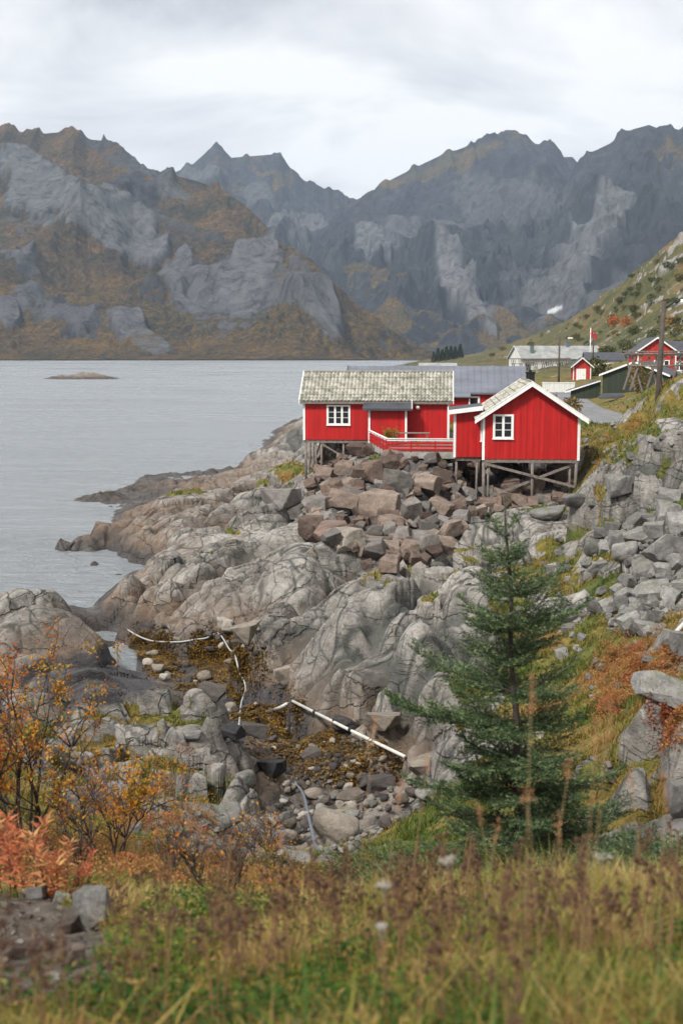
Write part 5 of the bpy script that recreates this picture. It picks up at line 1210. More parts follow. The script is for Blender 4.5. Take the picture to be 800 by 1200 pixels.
# poles
POLE = plain('tarred_pole', (.075, .06, .05), .85, .35, 3, .4)
def pole(name, label, u, vb, vt, d, r, cat='pole', lean=0, arm=0, lamp=False, lampdx=0, group=None, cross=False):
    p = P(u, vb, d); zt = CAMZ-float(tv(vt))*d; g = min(gz(p.x, p.y), p.z)-.4; root = thing(name, label, cat, (p.x, p.y, g), 0, group); H = zt-g
    MB().tube([(0, 0, 0), (lean*.5, 0, H*.5), (lean, 0, H)], [r*1.15, r, r*.8], 10).build('post', POLE, root, True)
    MB().tube([(lean, 0, H), (lean, 0, H+.06)], [r*.9, r*.3], 8).build('cap', BLACKM, root, True)
    if cross:
        MB().bar((lean-.7, -r, H-.5), (lean+.7, -r, H-.5), .1, .1).build('crossarm', POLE, root)
        for x in (-.6, 0, .6): MB().tube([(lean+x, -r, H-.45), (lean+x, -r, H-.28)], .05, 6).build('insulator', WHITE, root)
    if lamp:
        L = lampdx*d/F; a = MB().tube([(lean, 0, H-.5), (lean+L*.5, 0, H-.1), (lean+L*.9, 0, H-.02)], .04, 6).build('lamp_arm', BLACKM, root, True)
        k = 1 if L > 0 else -1; mb = MB(); s = abs(L)*.0+.38
        vs = [(lean+L*.85, -.12, H-.10), (lean+L*.85+k*s*2, -.14, H-.06), (lean+L*.85+k*s*2, .14, H-.06), (lean+L*.85, .12, H-.10), (lean+L*.85+k*.05, -.08, H+.06), (lean+L*.85+k*s*1.8, -.1, H+.08), (lean+L*.85+k*s*1.8, .1, H+.08), (lean+L*.85+k*.05, .08, H+.06)]
        mb.add(vs, [(0, 1, 2, 3), (7, 6, 5, 4), (0, 4, 5, 1), (1, 5, 6, 2), (2, 6, 7, 3), (3, 7, 4, 0)]).build('lamp_head', WHITE, root)
    return root, H
bp, H_ = pole('utility_pole', 'tall weathered pole standing on the rocks at the right, tallest of the poles', 768, 503, 352, 72, .15, 'utility pole', .22, lamp=True, lampdx=22)
MB().bar((.1, -.1, H_*.42), (.55, -.25, .2), .06, .06).build('stay', POLE, bp)
pole('street_lamp', 'thin dark lamp post with a pale lamp beside the white building', 654, 454, 396, 190, .14, 'street lamp', 0, lamp=True, lampdx=11)
pole('utility_pole', 'thin dark pole rising behind the tiny red shed roof', 694, 430, 388, 250, .15, 'utility pole', 0, cross=True)
fp, FH = pole('flagpole', 'white flagpole with a small red flag behind the hamlet', 690.5, 430, 384, 290, .11, 'flagpole', 0)
for c in fp.children:
    if c.name.startswith('post'): c.data.materials[0] = WHITE
t = NT('red_flag_cloth'); t.col((.45, .02, .02)); 
g = np.linspace(0, 1, 10); X, Y = np.meshgrid(g, g); co = np.stack([X*1.3+.1, .18*np.sin(X*6)*X, FH-.5-Y*1.5-X*.9], -1).reshape(-1, 3)
link('flag', mesh_np('flag', co, grid_faces(10, 10), [t.m], True), fp)
# fish drying racks
def rack(name, label, u0, u1, vb, vt, d, n, depth=3.0, slant=True):
    a = P(u0, vb, d); b = P(u1, vb, d); L = (b-a).length; root = thing(name, label, 'drying rack', a, math.atan2(b.y-a.y, b.x-a.x)); H = (vb-vt)*d/F
    for i in range(n+1):
        x = L*i/n
        for yy in (0, depth):
            MB().bar((x-.5, yy, -.8), (x+.45, yy, H), .13).build('leg', GREYWOOD, root); MB().bar((x+.5, yy+.14, -.8), (x-.45, yy+.14, H), .13).build('leg', GREYWOOD, root)
    for j, (yy, zz_) in enumerate([(0, H-.12), (depth, H-.12), (depth/2, H-.05), (0, H*.55)]): MB().tube([(-.8, yy-.1, zz_), (L/2, yy-.1, zz_-.05), (L+.8, yy-.1, zz_+.04)], .08, 6).build('rail', GREYWOOD, root, True)
    return root
rack('drying_rack', 'long wooden rack for drying fish in front of the white building', 602, 664, 434, 420, 300, 7)
rk2 = rack('drying_rack', 'wooden drying rack of leaning poles before the red house at the right', 745, 800, 446, 414, 104, 2, 2.4)
MB().tube([(-1.2, -.3, 2.35), (2, -.3, 2.3), (4.8, -.3, 2.45)], .06, 6).build('rail', GREYWOOD, rk2, True)
# upturned boat
ub = thing('rowing_boat', 'dark upturned rowing boat beside the green barn', 'boat', P(716, 467, 128), math.radians(20))
g = np.linspace(-1, 1, 15); k = np.linspace(0, math.pi, 11); G, K = np.meshgrid(g, k); wd = .62*(1-np.abs(G)**2.6); co = np.stack([G*1.5, np.cos(K)*wd, np.sin(K)*.5*(1-np.abs(G)**4*.5)], -1).reshape(-1, 3)
link('hull', mesh_np('hull', co, grid_faces(11, 15), [SLATED], True), ub); MB().bar((-1.45, 0, .5), (1.45, 0, .5), .05, .06).build('keel', GREYWOOD, ub)
# ---------- plants ----------
def leafmat(name, stops, rough=.6, trans=.25, var=.35):
    """stops over the per-leaf random value; some light passes through"""
    t = NT(name); a = t.attr('tint'); c = t.ramp(a, stops); c = t.mix(1, c, t.rng(t.noise(t.co(), 6, 3, .7), .3, .7, 1-var, 1+var), 'MULTIPLY'); t.col(c); t.rough(rough)
    if trans:
        tr = t.N('ShaderNodeBsdfTranslucent'); t.L(c, tr.inputs[0]); mx_ = t.N('ShaderNodeMixShader'); mx_.inputs[0].default_value = trans
        t.L(t.b.outputs[0], mx_.inputs[1]); t.L(tr.outputs[0], mx_.inputs[2]); t.L(mx_.outputs[0], t.out.inputs[0])
    return t.m
def frames(D):
    D = D/np.linalg.norm(D, axis=1)[:, None]; up_ = np.where(np.abs(D[:, 2:3]) > .95, [[1., 0, 0]], [[0, 0, 1.]])
    S = np.cross(D, up_); S /= np.linalg.norm(S, axis=1)[:, None]; return D, S, np.cross(S, D)
BARK = plain('spruce_bark', (.055, .043, .034), .9, .35, 12, .6)
TWIG = plain('reddish_twig', (.10, .055, .040), .8, .3, 20)
NEEDLE = leafmat('spruce_needles', [(0, (.018, .036, .013)), (.4, (.048, .080, .031)), (.72, (.115, .165, .072)), (1, (.25, .30, .14))], .5, .12)
def spruce(name, label, base, H, Rb, seed, dens=1.0, flat=False, group=None, lean=(0, 0)):
    rg = np.random.default_rng(seed); root = thing(name, label, 'spruce tree' if not flat else 'low spruce', base, 0, group)
    segs = []                                     # shoots: start, end, needle length, tint
    tb = MB(); n = 14
    if not flat:
        tb.tube([(lean[0]*k/n+.015*math.sin(k*1.3), lean[1]*k/n, H*k/n-.1*(k == 0)) for k in range(n+1)], [.042*(1-k/n)**.8+.005 for k in range(n+1)], 8)
        segs.append((np.array([lean[0]*.9, lean[1]*.9, H*.90]), np.array([lean[0], lean[1], H]), .022, .9))
    nb = int((26 if flat else 180)*dens)
    for i in range(nb):
        f = (i+rg.uniform(0, 1))/nb*.985
        if flat: h = .05; L = Rb*rg.uniform(.5, 1.05); elev = rg.uniform(.05, .65)
        else:
            hh = .03+.89*f; whorl = round(hh*12)/12+rg.normal()*.006; h = H*(whorl if rg.random() < .85 else hh); q = 1-h/H
            L = Rb*(q**.78)*1.12*rg.uniform(.42, 1.18)*(1+.3*math.sin(i*2.39996*1.0+h*3))+.04; elev = np.interp(q, [0, .3, 1], [.85, .45, .05])+rg.normal()*.09
        az = i*2.39996+rg.normal()*.25
        if not flat and math.sin(az*2+h*6.5) > .62: continue
        d = np.array([math.cos(az), math.sin(az), 0]); p = np.array([lean[0]*h/H, lean[1]*h/H, h]); pts = [p]; m_ = max(4, int(L/.09))
        for k in range(m_):
            s = (k+1)/m_; e = elev-.34*math.sin(s*2.2)+.75*s*s; p = p+(d*math.cos(e)+np.array([0, 0, math.sin(e)]))*L/m_; pts.append(p)
        if L > .25: tb.tube(pts[::2]+([pts[-1]] if m_ % 2 else []), [max(.003, .013*L*(1-j/len(pts[::2]))) for j in range(len(pts[::2])+(1 if m_ % 2 else 0))], 4)
        for k in range(m_):
            if (k+.5)/m_ > .04: segs.append((pts[k], pts[k+1], .020, rg.uniform(.2, .8)+(.3 if k >= m_-2 else 0)))
        side = np.array([-d[1], d[0], 0]); step = .027; ns = int(L/step)
        for j in range(ns):
            s = (j+.5)/ns
            if s < .06: continue
            k = min(int(s*m_), m_-1); t_ = s*m_-k; b = pts[k]*(1-t_)+pts[k+1]*t_; sg = 1 if j % 2 else -1
            l2 = min(.42, L*.55)*(1-s)**.55*rg.uniform(.5, 1.1)+.045; dr = (pts[k+1]-pts[k]); dr /= np.linalg.norm(dr)
            v2 = dr*.75+side*sg*rg.uniform(.6, 1.0)+np.array([0, 0, rg.normal()*.16-.03]); v2 /= np.linalg.norm(v2)
            e2 = b+v2*l2+np.array([0, 0, .06*l2]); segs.append((b, e2, .019, rg.uniform(.1, .8)+(.2 if rg.random() < .3 else 0)))
            for r_ in range(int(l2/.05)):
                s3 = (r_+.6)/max(1, l2/.05); b3 = b+(e2-b)*s3; sg3 = 1 if r_ % 2 else -1; l3 = (l2*(1-s3)*.45+.03)*rg.uniform(.6, 1.1)
                v3 = v2*.8+np.cross(v2, [0, 0, 1])*sg3*.7+np.array([0, 0, rg.normal()*.14]); v3 /= np.linalg.norm(v3)
                segs.append((b3, b3+v3*l3, .018, rg.uniform(0, .7)+(.35 if rg.random() < .3 else 0)))
    tb.build('trunk' if not flat else 'stem', BARK, root, True)
    A0 = np.array([s[0] for s in segs]); A1 = np.array([s[1] for s in segs]); nl = np.array([s[2] for s in segs]); ti = np.array([s[3] for s in segs])
    Ls = np.linalg.norm(A1-A0, axis=1); cnt = np.maximum(3, (Ls/.0046).astype(int)); idx = np.repeat(np.arange(len(segs)), cnt)
    t_ = rg.uniform(0, 1, len(idx)); D, S, U = frames((A1-A0)[idx]); Pn = A0[idx]+(A1-A0)[idx]*t_[:, None]; a = rg.uniform(-1.0, 4.14, len(idx))
    out = S*np.cos(a)[:, None]+U*np.sin(a)[:, None]; dirn = out*.85+D*rg.uniform(.5, .9, (len(idx), 1)); dirn /= np.linalg.norm(dirn, axis=1)[:, None]
    ln = nl[idx]*rg.uniform(.8, 1.25, len(idx)); w_ = np.cross(dirn, out+rg.normal(size=out.shape)*.4); w_ /= np.linalg.norm(w_, axis=1)[:, None]+1e-9; w_ *= .0030
    V = np.stack([Pn-w_, Pn+w_, Pn+dirn*ln[:, None]+w_*.4, Pn+dirn*ln[:, None]-w_*.4], 1).reshape(-1, 3); n_ = len(idx)
    Fq = np.arange(n_*4).reshape(-1, 4); T = np.repeat(np.clip(ti[idx]+rg.normal(size=n_)*.08, 0, 1), 4)
    link('crown', mesh_np('crown', V, Fq, [NEEDLE], False, vattrs=dict(tint=T)), root)
    return root
b = P(612, 1012, 12.0); bz = gz(b.x, b.y)
tp_ = P(592, 582, 12.0)
spruce('spruce_tree', 'dark green young spruce standing in front of the rocks, tallest plant of the foreground', (b.x, 12.0, bz), tp_.z-bz, 1.28, 3, 1.0, lean=(tp_.x-b.x, 0))
for i, (u, v, d, R, lb) in enumerate([(430,985,11.5,.55,'low spreading spruce at the left foot of the tall spruce'),(500,985,11.2,.7,'low spruce boughs just left of the tall spruce trunk'),(745,985,10.5,.65,'low spreading spruce between the tall spruce and the grey rocks at right'),(800,1000,9.8,.6,'low spruce at the right edge of the picture'),(690,1000,10.8,.6,'low spruce boughs right of the tall spruce trunk')]):
    p = P(u, v, d); spruce('low_spruce', lb, (p.x, p.y, gz(p.x, p.y)), 1, R, 20+i, 1.2, True, 'low spruces at the foot of the tall one')
# --- leaves as bent diamonds ---
def leaves(Pn, Dn, size, aspect=.5, rg=RNG, droop=.2):
    n = len(Pn); D, S, U = frames(Dn+rg.normal(size=(n, 3))*1e-3); L = size*rg.uniform(.6, 1.2, n); roll = rg.uniform(-1, 1, n)
    S2 = S*np.cos(roll)[:, None]+U*np.sin(roll)[:, None]; U2 = np.cross(S2, D); w_ = (L*aspect/2)[:, None]; L = L[:, None]
    a = Pn; bL = Pn+D*L*.45+S2*w_+U2*w_*.4; bR = Pn+D*L*.45-S2*w_+U2*w_*.4; c = Pn+D*L-U2*L*droop
    V = np.stack([a, bL, c, bR], 1).reshape(-1, 3); return V, np.arange(n*4).reshape(-1, 4)
BIRCH = leafmat('autumn_leaves', [(0, (.15, .022, .012)), (.22, (.33, .065, .016)), (.5, (.47, .17, .022)), (.8, (.50, .28, .03)), (1, (.20, .20, .03))], .55, .35)
DARKTWIG = plain('dark_twig', (.055, .042, .038), .85, .35, 15)
def shrub(name, label, base, H, W, seed, nstem=7, nleaf=900, lo=.3, tint=(0, 1), cat='shrub', leaf=.045, group=None, twig=DARKTWIG, mat=None, bare=0):
    rg = np.random.default_rng(seed); root = thing(name, label, cat, base, 0, group); mb = MB(); tips = []
    def grow(p, d, L, r, lev):
        n = 5; pts = [p]; dd = d.copy()
        for k in range(n): dd = dd+rg.normal(size=3)*.16+np.array([0, 0, .05]); dd /= np.linalg.norm(dd); p = p+dd*L/n; pts.append(p)
        mb.tube(pts, [max(.0022, r*(1-.7*k/n)) for k in range(n+1)], 5 if lev == 0 else 4)
        if lev >= 1: tips.extend([(pts[k], dd) for k in range(1, n+1)])
        if lev < 3:
            for k in range(3 if lev else 5):
                q = pts[rg.integers(2 if lev == 0 else 1, n+1)]; a = rg.uniform(0, 6.28); nd = dd*.8+np.array([math.cos(a), math.sin(a), rg.uniform(0, .5)])*.75; nd /= np.linalg.norm(nd)
                grow(q, nd, L*rg.uniform(.38, .6), r*.5, lev+1)
    for i in range(nstem):
        a = i*2.4+rg.normal()*.4; t_ = rg.uniform(.1, .75)*W/H*1.5; d = np.array([math.cos(a)*t_, math.sin(a)*t_, 1]); d /= np.linalg.norm(d)
        grow(np.array([math.cos(a)*.07, math.sin(a)*.07, -.1]), d, H*rg.uniform(.5, .72), .013*H**.5, 0)
    mb.build('branches', twig, root, True)
    if nleaf:
        TP_ = np.array([t[0] for t in tips]); TD = np.array([t[1] for t in tips]); zf = TP_[:, 2]/H; ok = np.nonzero(zf > lo)[0]; i = rg.choice(ok, nleaf)
        cl = n3(TP_[i, 0]*2.5+seed, TP_[i, 1]*2.5, TP_[i, 2]*2.5, 3); keep = cl > -.18-.2*bare; i = i[keep]; cl = cl[keep]
        Pn = TP_[i]+rg.normal(size=(len(i), 3))*.028; Dn = TD[i]+rg.normal(size=(len(i), 3))*.8; V, Fq = leaves(Pn, Dn, leaf, .62, rg)
        T = np.repeat(np.clip(tint[0]+(tint[1]-tint[0])*(.5+cl*.9+rg.normal(size=len(i))*.2), 0, 1), 4)
        link('foliage', mesh_np('foliage', V, Fq, [mat or BIRCH], False, vattrs=dict(tint=T)), root)
    return root
def at(u, v, d):
    p = P(u, v, d); return (p.x, p.y, gz(p.x, p.y))
shrub('birch_shrub', 'tall orange and yellow leaved shrub at the left edge, largest of the autumn shrubs', at(30,968,13), 2.25, .95, 31, 9, 5200, .33, (.2, 1))
shrub('birch_shrub', 'slender yellow and orange shrub leaning right of the largest autumn shrub', at(128,972,12.5), 1.45, .8, 33, 6, 2200, .35, (.25, 1))
shrub('birch_shrub', 'red leaved shrub rising at the very left edge behind the largest one', at(-25,975,12), 2.2, .7, 35, 5, 2200, .4, (0, .5))
shrub('twiggy_shrub', 'nearly bare dark twiggy shrub in the middle of the near slope', at(262,1040,9.5), .85, .35, 37, 5, 70, .4, (.1, .8))
shrub('twiggy_shrub', 'bare grey shrub with crooked branches behind the orange plants', at(205,1010,11), .8, .6, 39, 5, 40, .4, (.1, .8))
shrub('twiggy_shrub', 'small shrub with scattered orange leaves beside the gully boulder', at(305,985,16), .9, .5, 41, 6, 420, .2, (.2, .9))
shrub('twiggy_shrub', 'leafless shrub between the two largest autumn shrubs', at(85,985,11.5), 1.05, .45, 43, 5, 160, .4, (.1, .8))
shrub('potted_shrub', 'green and reddish bush growing behind the terrace railing', tuple(deck.matrix_basis @ Vector((-.0, 4.4, .08))), 1.2, .7, 45, 8, 1300, .1, (.82, 1), leaf=.10)
# --- fireweed in autumn red ---
FIRE = leafmat('fireweed_leaves', [(0, (.30, .055, .03)), (.4, (.50, .15, .06)), (.8, (.60, .27, .11)), (1, (.60, .38, .15))], .5, .4)
def fireweed(label, base, H, seed, group, ns=3, tint=(0, 1)):
    rg = np.random.default_rng(seed); root = thing('fireweed', label, 'fireweed', base, 0, group); mb = MB(); Pn = []; Dn = []
    for s in range(ns):
        a = rg.uniform(0, 6.28); lx, ly = math.cos(a)*rg.uniform(.05, .2), math.sin(a)*rg.uniform(.05, .2); x0, y0 = math.cos(a)*.05*s, math.sin(a)*.05*s; h = H*rg.uniform(.7, 1.05)
        mb.tube([(x0, y0, -.05), (x0+lx*.4, y0+ly*.4, h*.5), (x0+lx, y0+ly, h)], [.005, .004, .002], 5)
        for k in range(60):
            f = .12+.88*(k/60); q = k*2.4; Pn.append([x0+lx*f*f, y0+ly*f*f, h*f]); Dn.append([math.cos(q), math.sin(q), .45+.8*(f-.5)])
    mb.build('stem', TWIG, root, True); Pn = np.array(Pn); V, Fq = leaves(Pn, np.array(Dn)+[0,0,.25], .10*H/.5, .22, rg, .25)
    T = np.repeat(np.clip(tint[0]+(tint[1]-tint[0])*rg.uniform(0, 1, len(Pn)), 0, 1), 4); link('foliage', mesh_np('foliage', V, Fq, [FIRE], False, vattrs=dict(tint=T)), root); return root
fw = [(12,1022,8.6,.52,'bright red fireweed at the left edge above the earth bank',(0,.5)),(30,1034,8.2,.50,'orange red fireweed second from the left edge',(.1,.8)),(62,1036,8.0,.50,'tallest salmon orange fireweed in the middle of the clump',(.4,1)),(72,1038,7.8,.42,'orange fireweed just right of the tallest one',(.4,1)),(88,1030,8.2,.30,'short red fireweed in the gap of the clump',(0,.5)),(48,1030,8.8,.36,'red fireweed behind the tallest one',(0,.6))]
for i, (u, v, d, h, lb, tn) in enumerate(fw): fireweed(lb, at(u, v, d), h, 60+i, 'fireweed clump at the left', 3, tn)
# ---------- grasses and herbs that nobody could count ----------
def blades(Pn, H, W, lean, tint, curve=.5, rg=RNG):
    """each blade two quads and a tip, bending over"""
    n = len(Pn); a = rg.uniform(0, 2*np.pi, n); d = np.stack([np.cos(a), np.sin(a), 0*a], 1); s = np.stack([-np.sin(a+rg.normal(size=n)*.6), np.cos(a), 0*a], 1)*W[:, None]/2
    up_ = np.array([[0, 0, 1.]]); ln = (lean*H)[:, None]
    p1 = Pn+up_*(H*.5)[:, None]+d*ln*.22; p2 = Pn+up_*(H*(1-.25*lean))[:, None]+d*ln*.95
    V = np.stack([Pn-s, Pn+s, p1+s*.8, p1-s*.8, p2], 1).reshape(-1, 3); k = np.arange(n)[:, None]*5
    return V, [np.concatenate([k, k+1, k+2, k+3], 1), np.concatenate([k+3, k+2, k+4], 1)], np.repeat(tint, 5)
GRASS = leafmat('slope_grass', [(0, (.045, .085, .012)), (.3, (.10, .13, .018)), (.5, (.19, .155, .035)), (.7, (.30, .20, .06)), (.85, (.26, .11, .035)), (1, (.40, .31, .14))], .6, .3, .25)
# middle distance tussocks
n = 420000; rg = np.random.default_rng(77)
fi = rg.uniform(np.interp(7.5, YR, np.arange(NR)), np.interp(125, YR, np.arange(NR)), n); fj = rg.uniform(62, NCc-64, n)
i = fi.astype(int); j = fj.astype(int); keep = (VEG[i, j] > rg.uniform(.25, .9, n)) & (RD[i, j] < .1) & (soil[i, j] < .4); i, j, fi, fj = i[keep], j[keep], fi[keep], fj[keep]
def gp(A_): 
    a = fi-i; b = fj-j; return (A_[i, j]*(1-b)+A_[i, np.minimum(j+1, NCc-1)]*b)*(1-a)+(A_[i+1, j]*(1-b)+A_[i+1, np.minimum(j+1, NCc-1)]*b)*a
X, Y, Z = gp(GX), gp(GY), gp(GZ); tuft = n2(X*1.4, Y*1.4, 33)+.5*n2(X*4, Y*4, 35); k = tuft > -.25; X, Y, Z, tuft = X[k], Y[k], Z[k], tuft[k]
H = (.07+.16*ss(-.1, .7, tuft))*rg.uniform(.6, 1.3, len(X))*np.interp(Y, [8, 40, 120], [1, 1.1, 1.5]); W = np.maximum(.006, Y*.00085)
T = np.clip(.42+.45*fbm(X/3, Y/3, 3, 36)+.25*fbm(X/14, Y/14, 2, 37)+rg.normal(size=len(X))*.12, 0, 1)
V, Fq, TT = blades(np.stack([X, Y, Z-.02], 1), H, W, rg.uniform(.2, .9, len(X)), T, rg=rg)
tag(link('slope_grass', mesh_np('slope_grass', V, Fq, [GRASS], False, vattrs=dict(tint=TT))), 'rough autumn grass on the slopes', 'grass', kind='stuff')
# near meadow
def meadow_pts(n, y0, y1, rg, span=.62, pw=1.0):
    Y = y0+(y1-y0)*rg.uniform(0, 1, n)**pw; X = rg.uniform(-span, span, n)*(Y+1.5); ok = (samp(soil, X, Y) < .35)
    return X[ok], Y[ok]
MEAD = leafmat('meadow_grass', [(0, (.025, .075, .010)), (.25, (.085, .14, .016)), (.42, (.21, .19, .03)), (.62, (.36, .25, .075)), (.8, (.20, .08, .035)), (1, (.50, .38, .16))], .6, .35, .25)
rg = np.random.default_rng(78)
X, Y = meadow_pts(240000, 1.6, 9.5, rg, pw=.8); Z = samp(GZ, X, Y); edge_ = ss(0, .2, X/(Y+1.5)+.12)
H = rg.uniform(.06, .26, len(X))*(.55+.45*edge_)*np.clip(.95+1.1*fbm(X*.9, Y*.9, 2, 48), .35, 1.9)*np.interp(Y, [1.6, 3, 9.5], [.7, 1, 1.1]); T = np.clip(.47+.6*fbm(X*1.9, Y*1.9, 3, 41)+.15*np.clip((Y-4)/4, -1, 1)+rg.normal(size=len(X))*.17, 0, 1)
V, Fq, TT = blades(np.stack([X, Y, Z-.02], 1), H, rg.uniform(.003, .0075, len(X)), rg.uniform(.2, 1.1, len(X)), T, rg=rg)
tag(link('meadow_grass', mesh_np('meadow_grass', V, Fq, [MEAD], False, vattrs=dict(tint=TT))), 'green and straw coloured grass of the near meadow', 'grass', kind='stuff')
# tall arching blades close to the camera, soft in the photograph
n = 2600; Y = rg.uniform(1.7, 3.4, n); X = rg.uniform(-.34, .34, n)*(Y+1.2); k = (X/(Y+1.2) > -.10+rg.normal(size=n)*.06) & (n2(X*2.2, Y*2.2, 46) > -.15); X, Y = X[k], Y[k]; Z = samp(GZ, X, Y)
V, Fq, TT = blades(np.stack([X, Y, Z-.02], 1), rg.uniform(.22, .50, len(X))*np.interp(Y, [1.7, 3.4], [1.0, .7]), rg.uniform(.005, .011, len(X)), rg.uniform(.5, 1.2, len(X)), np.clip(.40+.5*n2(X*2.5, Y*2.5, 47)+rg.normal(size=len(X))*.18, 0, 1), rg=rg)
tag(link('tall_meadow_grass', mesh_np('tall_meadow_grass', V, Fq, [MEAD], False, vattrs=dict(tint=TT))), 'tall arching grass blades nearest the camera', 'grass', kind='stuff')
# broad leaved herbs low in the meadow
X, Y = meadow_pts(95000, 1.6, 9, rg); k = n2(X*1.3, Y*1.3, 43) > -.1; X, Y = X[k], Y[k]; Z = samp(GZ, X, Y)+rg.uniform(.02, .16, len(X))
V, Fq = leaves(np.stack([X, Y, Z], 1), rg.normal(size=(len(X), 3))*[1, 1, .4]+[0, 0, .3], .034, .55, rg); T = np.clip(.2+.4*fbm(X*1.5, Y*1.5, 2, 44)+rg.normal(size=len(X))*.22, 0, 1)
tag(link('meadow_herbs', mesh_np('meadow_herbs', V, Fq, [MEAD], False, vattrs=dict(tint=np.repeat(T, 4)))), 'low broad leaved herbs under the meadow grass', 'herbs', kind='stuff')
# low heath: reddish small leaves on the near slope and on the right slope
HEATH = leafmat('red_heath_leaves', [(0, (.24, .06, .035)), (.3, (.38, .15, .06)), (.55, (.38, .22, .07)), (.75, (.20, .16, .035)), (1, (.07, .10, .02))], .6, .35)
def heath(name, label, boxes, n, h, sz, tint, seed, wood=True):
    rg = np.random.default_rng(seed); V_ = []; F_ = []; T_ = []; o = 0
    for (u, v, ru, rv, w_) in boxes:
        m_ = int(n*w_); a = rg.normal(size=m_*2).reshape(-1, 2)*.5; ps = []
        for q in range(90): 
            h_ = hit(u+rg.normal()*ru*.5, v+rg.normal()*rv*.5, 4, 80); ps.append((h_.x, h_.y, h_.y*ru/F))
        ps = np.array(ps); c = ps[rg.integers(0, len(ps), m_)]; r_ = np.minimum(c[:, 2]*.22, .35)
        X = c[:, 0]+rg.normal(size=m_)*r_; Y = c[:, 1]+rg.normal(size=m_)*r_*1.2; dn = n2(X*5, Y*5, seed) > -.25; X, Y = X[dn], Y[dn]; hh = h*rg.uniform(.1, 1, len(X))*(.6+.5*n2(X*2.5, Y*2.5, seed+1)); Z = samp(GZ, X, Y)+hh
        V, Fq = leaves(np.stack([X, Y, Z], 1), rg.normal(size=(len(X), 3))*[.7, .7, .3]+[0, 0, .6], sz, .5, rg)
        T = np.clip(tint[0]+(tint[1]-tint[0])*(.5+.5*n2(X*1.2, Y*1.2, seed+2)+rg.normal(size=len(X))*.16), 0, 1)
        V_.append(V); F_.append(Fq+o); T_.append(np.repeat(T, 4)); o += len(V)
        ns = len(X)//9; Vb, Fb, Tb = blades(np.stack([X[:ns], Y[:ns], samp(GZ, X[:ns], Y[:ns])], 1), hh[:ns]*1.2+.05, np.full(ns, .006), rg.uniform(0, .5, ns), np.full(ns, .15), rg=rg)
        V_.append(Vb); F_ += [f+o for f in Fb]; T_.append(Tb); o += len(Vb)
    tag(link(name, mesh_np(name, np.concatenate(V_), F_, [HEATH], False, vattrs=dict(tint=np.concatenate(T_)))), label, 'heath', kind='stuff')
heath('red_heath', 'orange red low heath on the right slope', [(735,790,34,34,1),(790,765,28,16,.6),(765,795,30,12,.5),(715,830,20,20,.35),(785,850,20,20,.4)], 9000, .42, .05, (.0, .75), 91)
heath('autumn_ground_cover', 'mixed red and yellow low plants on the near slope', [(160,985,80,26,1.2),(100,1000,60,24,1),(260,1020,80,24,1.3),(180,1030,60,20,1.1),(340,1040,80,16,1),(220,960,60,16,.6),(20,1000,40,24,.6),(120,960,60,14,.6),(210,900,26,8,.25),(190,925,30,8,.25)], 7000, .26, .032, (.05, 1), 93)
heath('yellow_ground_cover', 'yellow green low plants at the edge of the meadow', [(480,1025,70,12,1),(600,1022,70,12,.8),(720,1015,70,14,1),(400,1035,60,12,1)], 7000, .25, .03, (.45, 1), 95)
# ---------- countable plants of the meadow ----------
BROWNH = plain('dry_seed_head', (.07, .036, .022), .9, .4, 60); STEMB = plain('dry_stem', (.20, .115, .055), .8, .3, 30); STRAW = plain('straw_stem', (.27, .18, .085), .75, .3, 30); RUSTP = plain('rust_panicle', (.34, .15, .075), .85, .35, 40)
def blob(mb, c, r, k=1.0):
    c = Vector(c); v = [c+Vector((0, 0, r*k)), c-Vector((0, 0, r*k))]+[c+Vector((math.cos(q*1.2566)*r, math.sin(q*1.2566)*r, random.uniform(-.3, .3)*r)) for q in range(5)]
    mb.add(v, [(0, 2+q, 2+(q+1) % 5) for q in range(5)]+[(1, 2+(q+1) % 5, 2+q) for q in range(5)])
def knap(seed):
    rr = random.Random(seed); st = MB()
    for s in range(rr.randint(3, 5)):
        a = rr.uniform(0, 6.28); h = rr.uniform(.22, .40); x, y = math.cos(a)*rr.uniform(.02, .09), math.sin(a)*rr.uniform(.02, .09)
        st.tube([(x*.3, y*.3, -.03), (x*.6, y*.6, h*.5), (x, y, h)], [.0022, .002, .0015], 4); n0 = len(st.fn)
        for q in range(rr.randint(3, 6)):
            p = (x+rr.uniform(-.02, .02), y+rr.uniform(-.02, .02), h-rr.uniform(-.01, .07)); st.tube([(x*.9, y*.9, h*.8), p], .0012, 3)
            for _ in range(3): f0 = len(st.fn); blob(st, (p[0]+rr.uniform(-.005, .005), p[1]+rr.uniform(-.005, .005), p[2]+rr.uniform(-.005, .005)), rr.uniform(.004, .0075)); HEADF.update(range(f0, len(st.fn)))
    me = bpy.data.meshes.new('seed_head_plant'); me.from_pydata(st.v, [], st.fn); me.materials.append(STEMB); me.materials.append(BROWNH)
    me.polygons.foreach_set('material_index', [1 if i in HEADF else 0 for i in range(len(st.fn))]); HEADF.clear()
    return tag(link('seed_head_plant', me), 'plant with dry dark brown seed heads standing in the near meadow', 'seed head plant', 'brown seed head plants of the meadow')
HEADF = set()
protos = [knap(i) for i in range(6)]; used = [False]*6; rg = np.random.default_rng(81); cnt = 0; occ = []
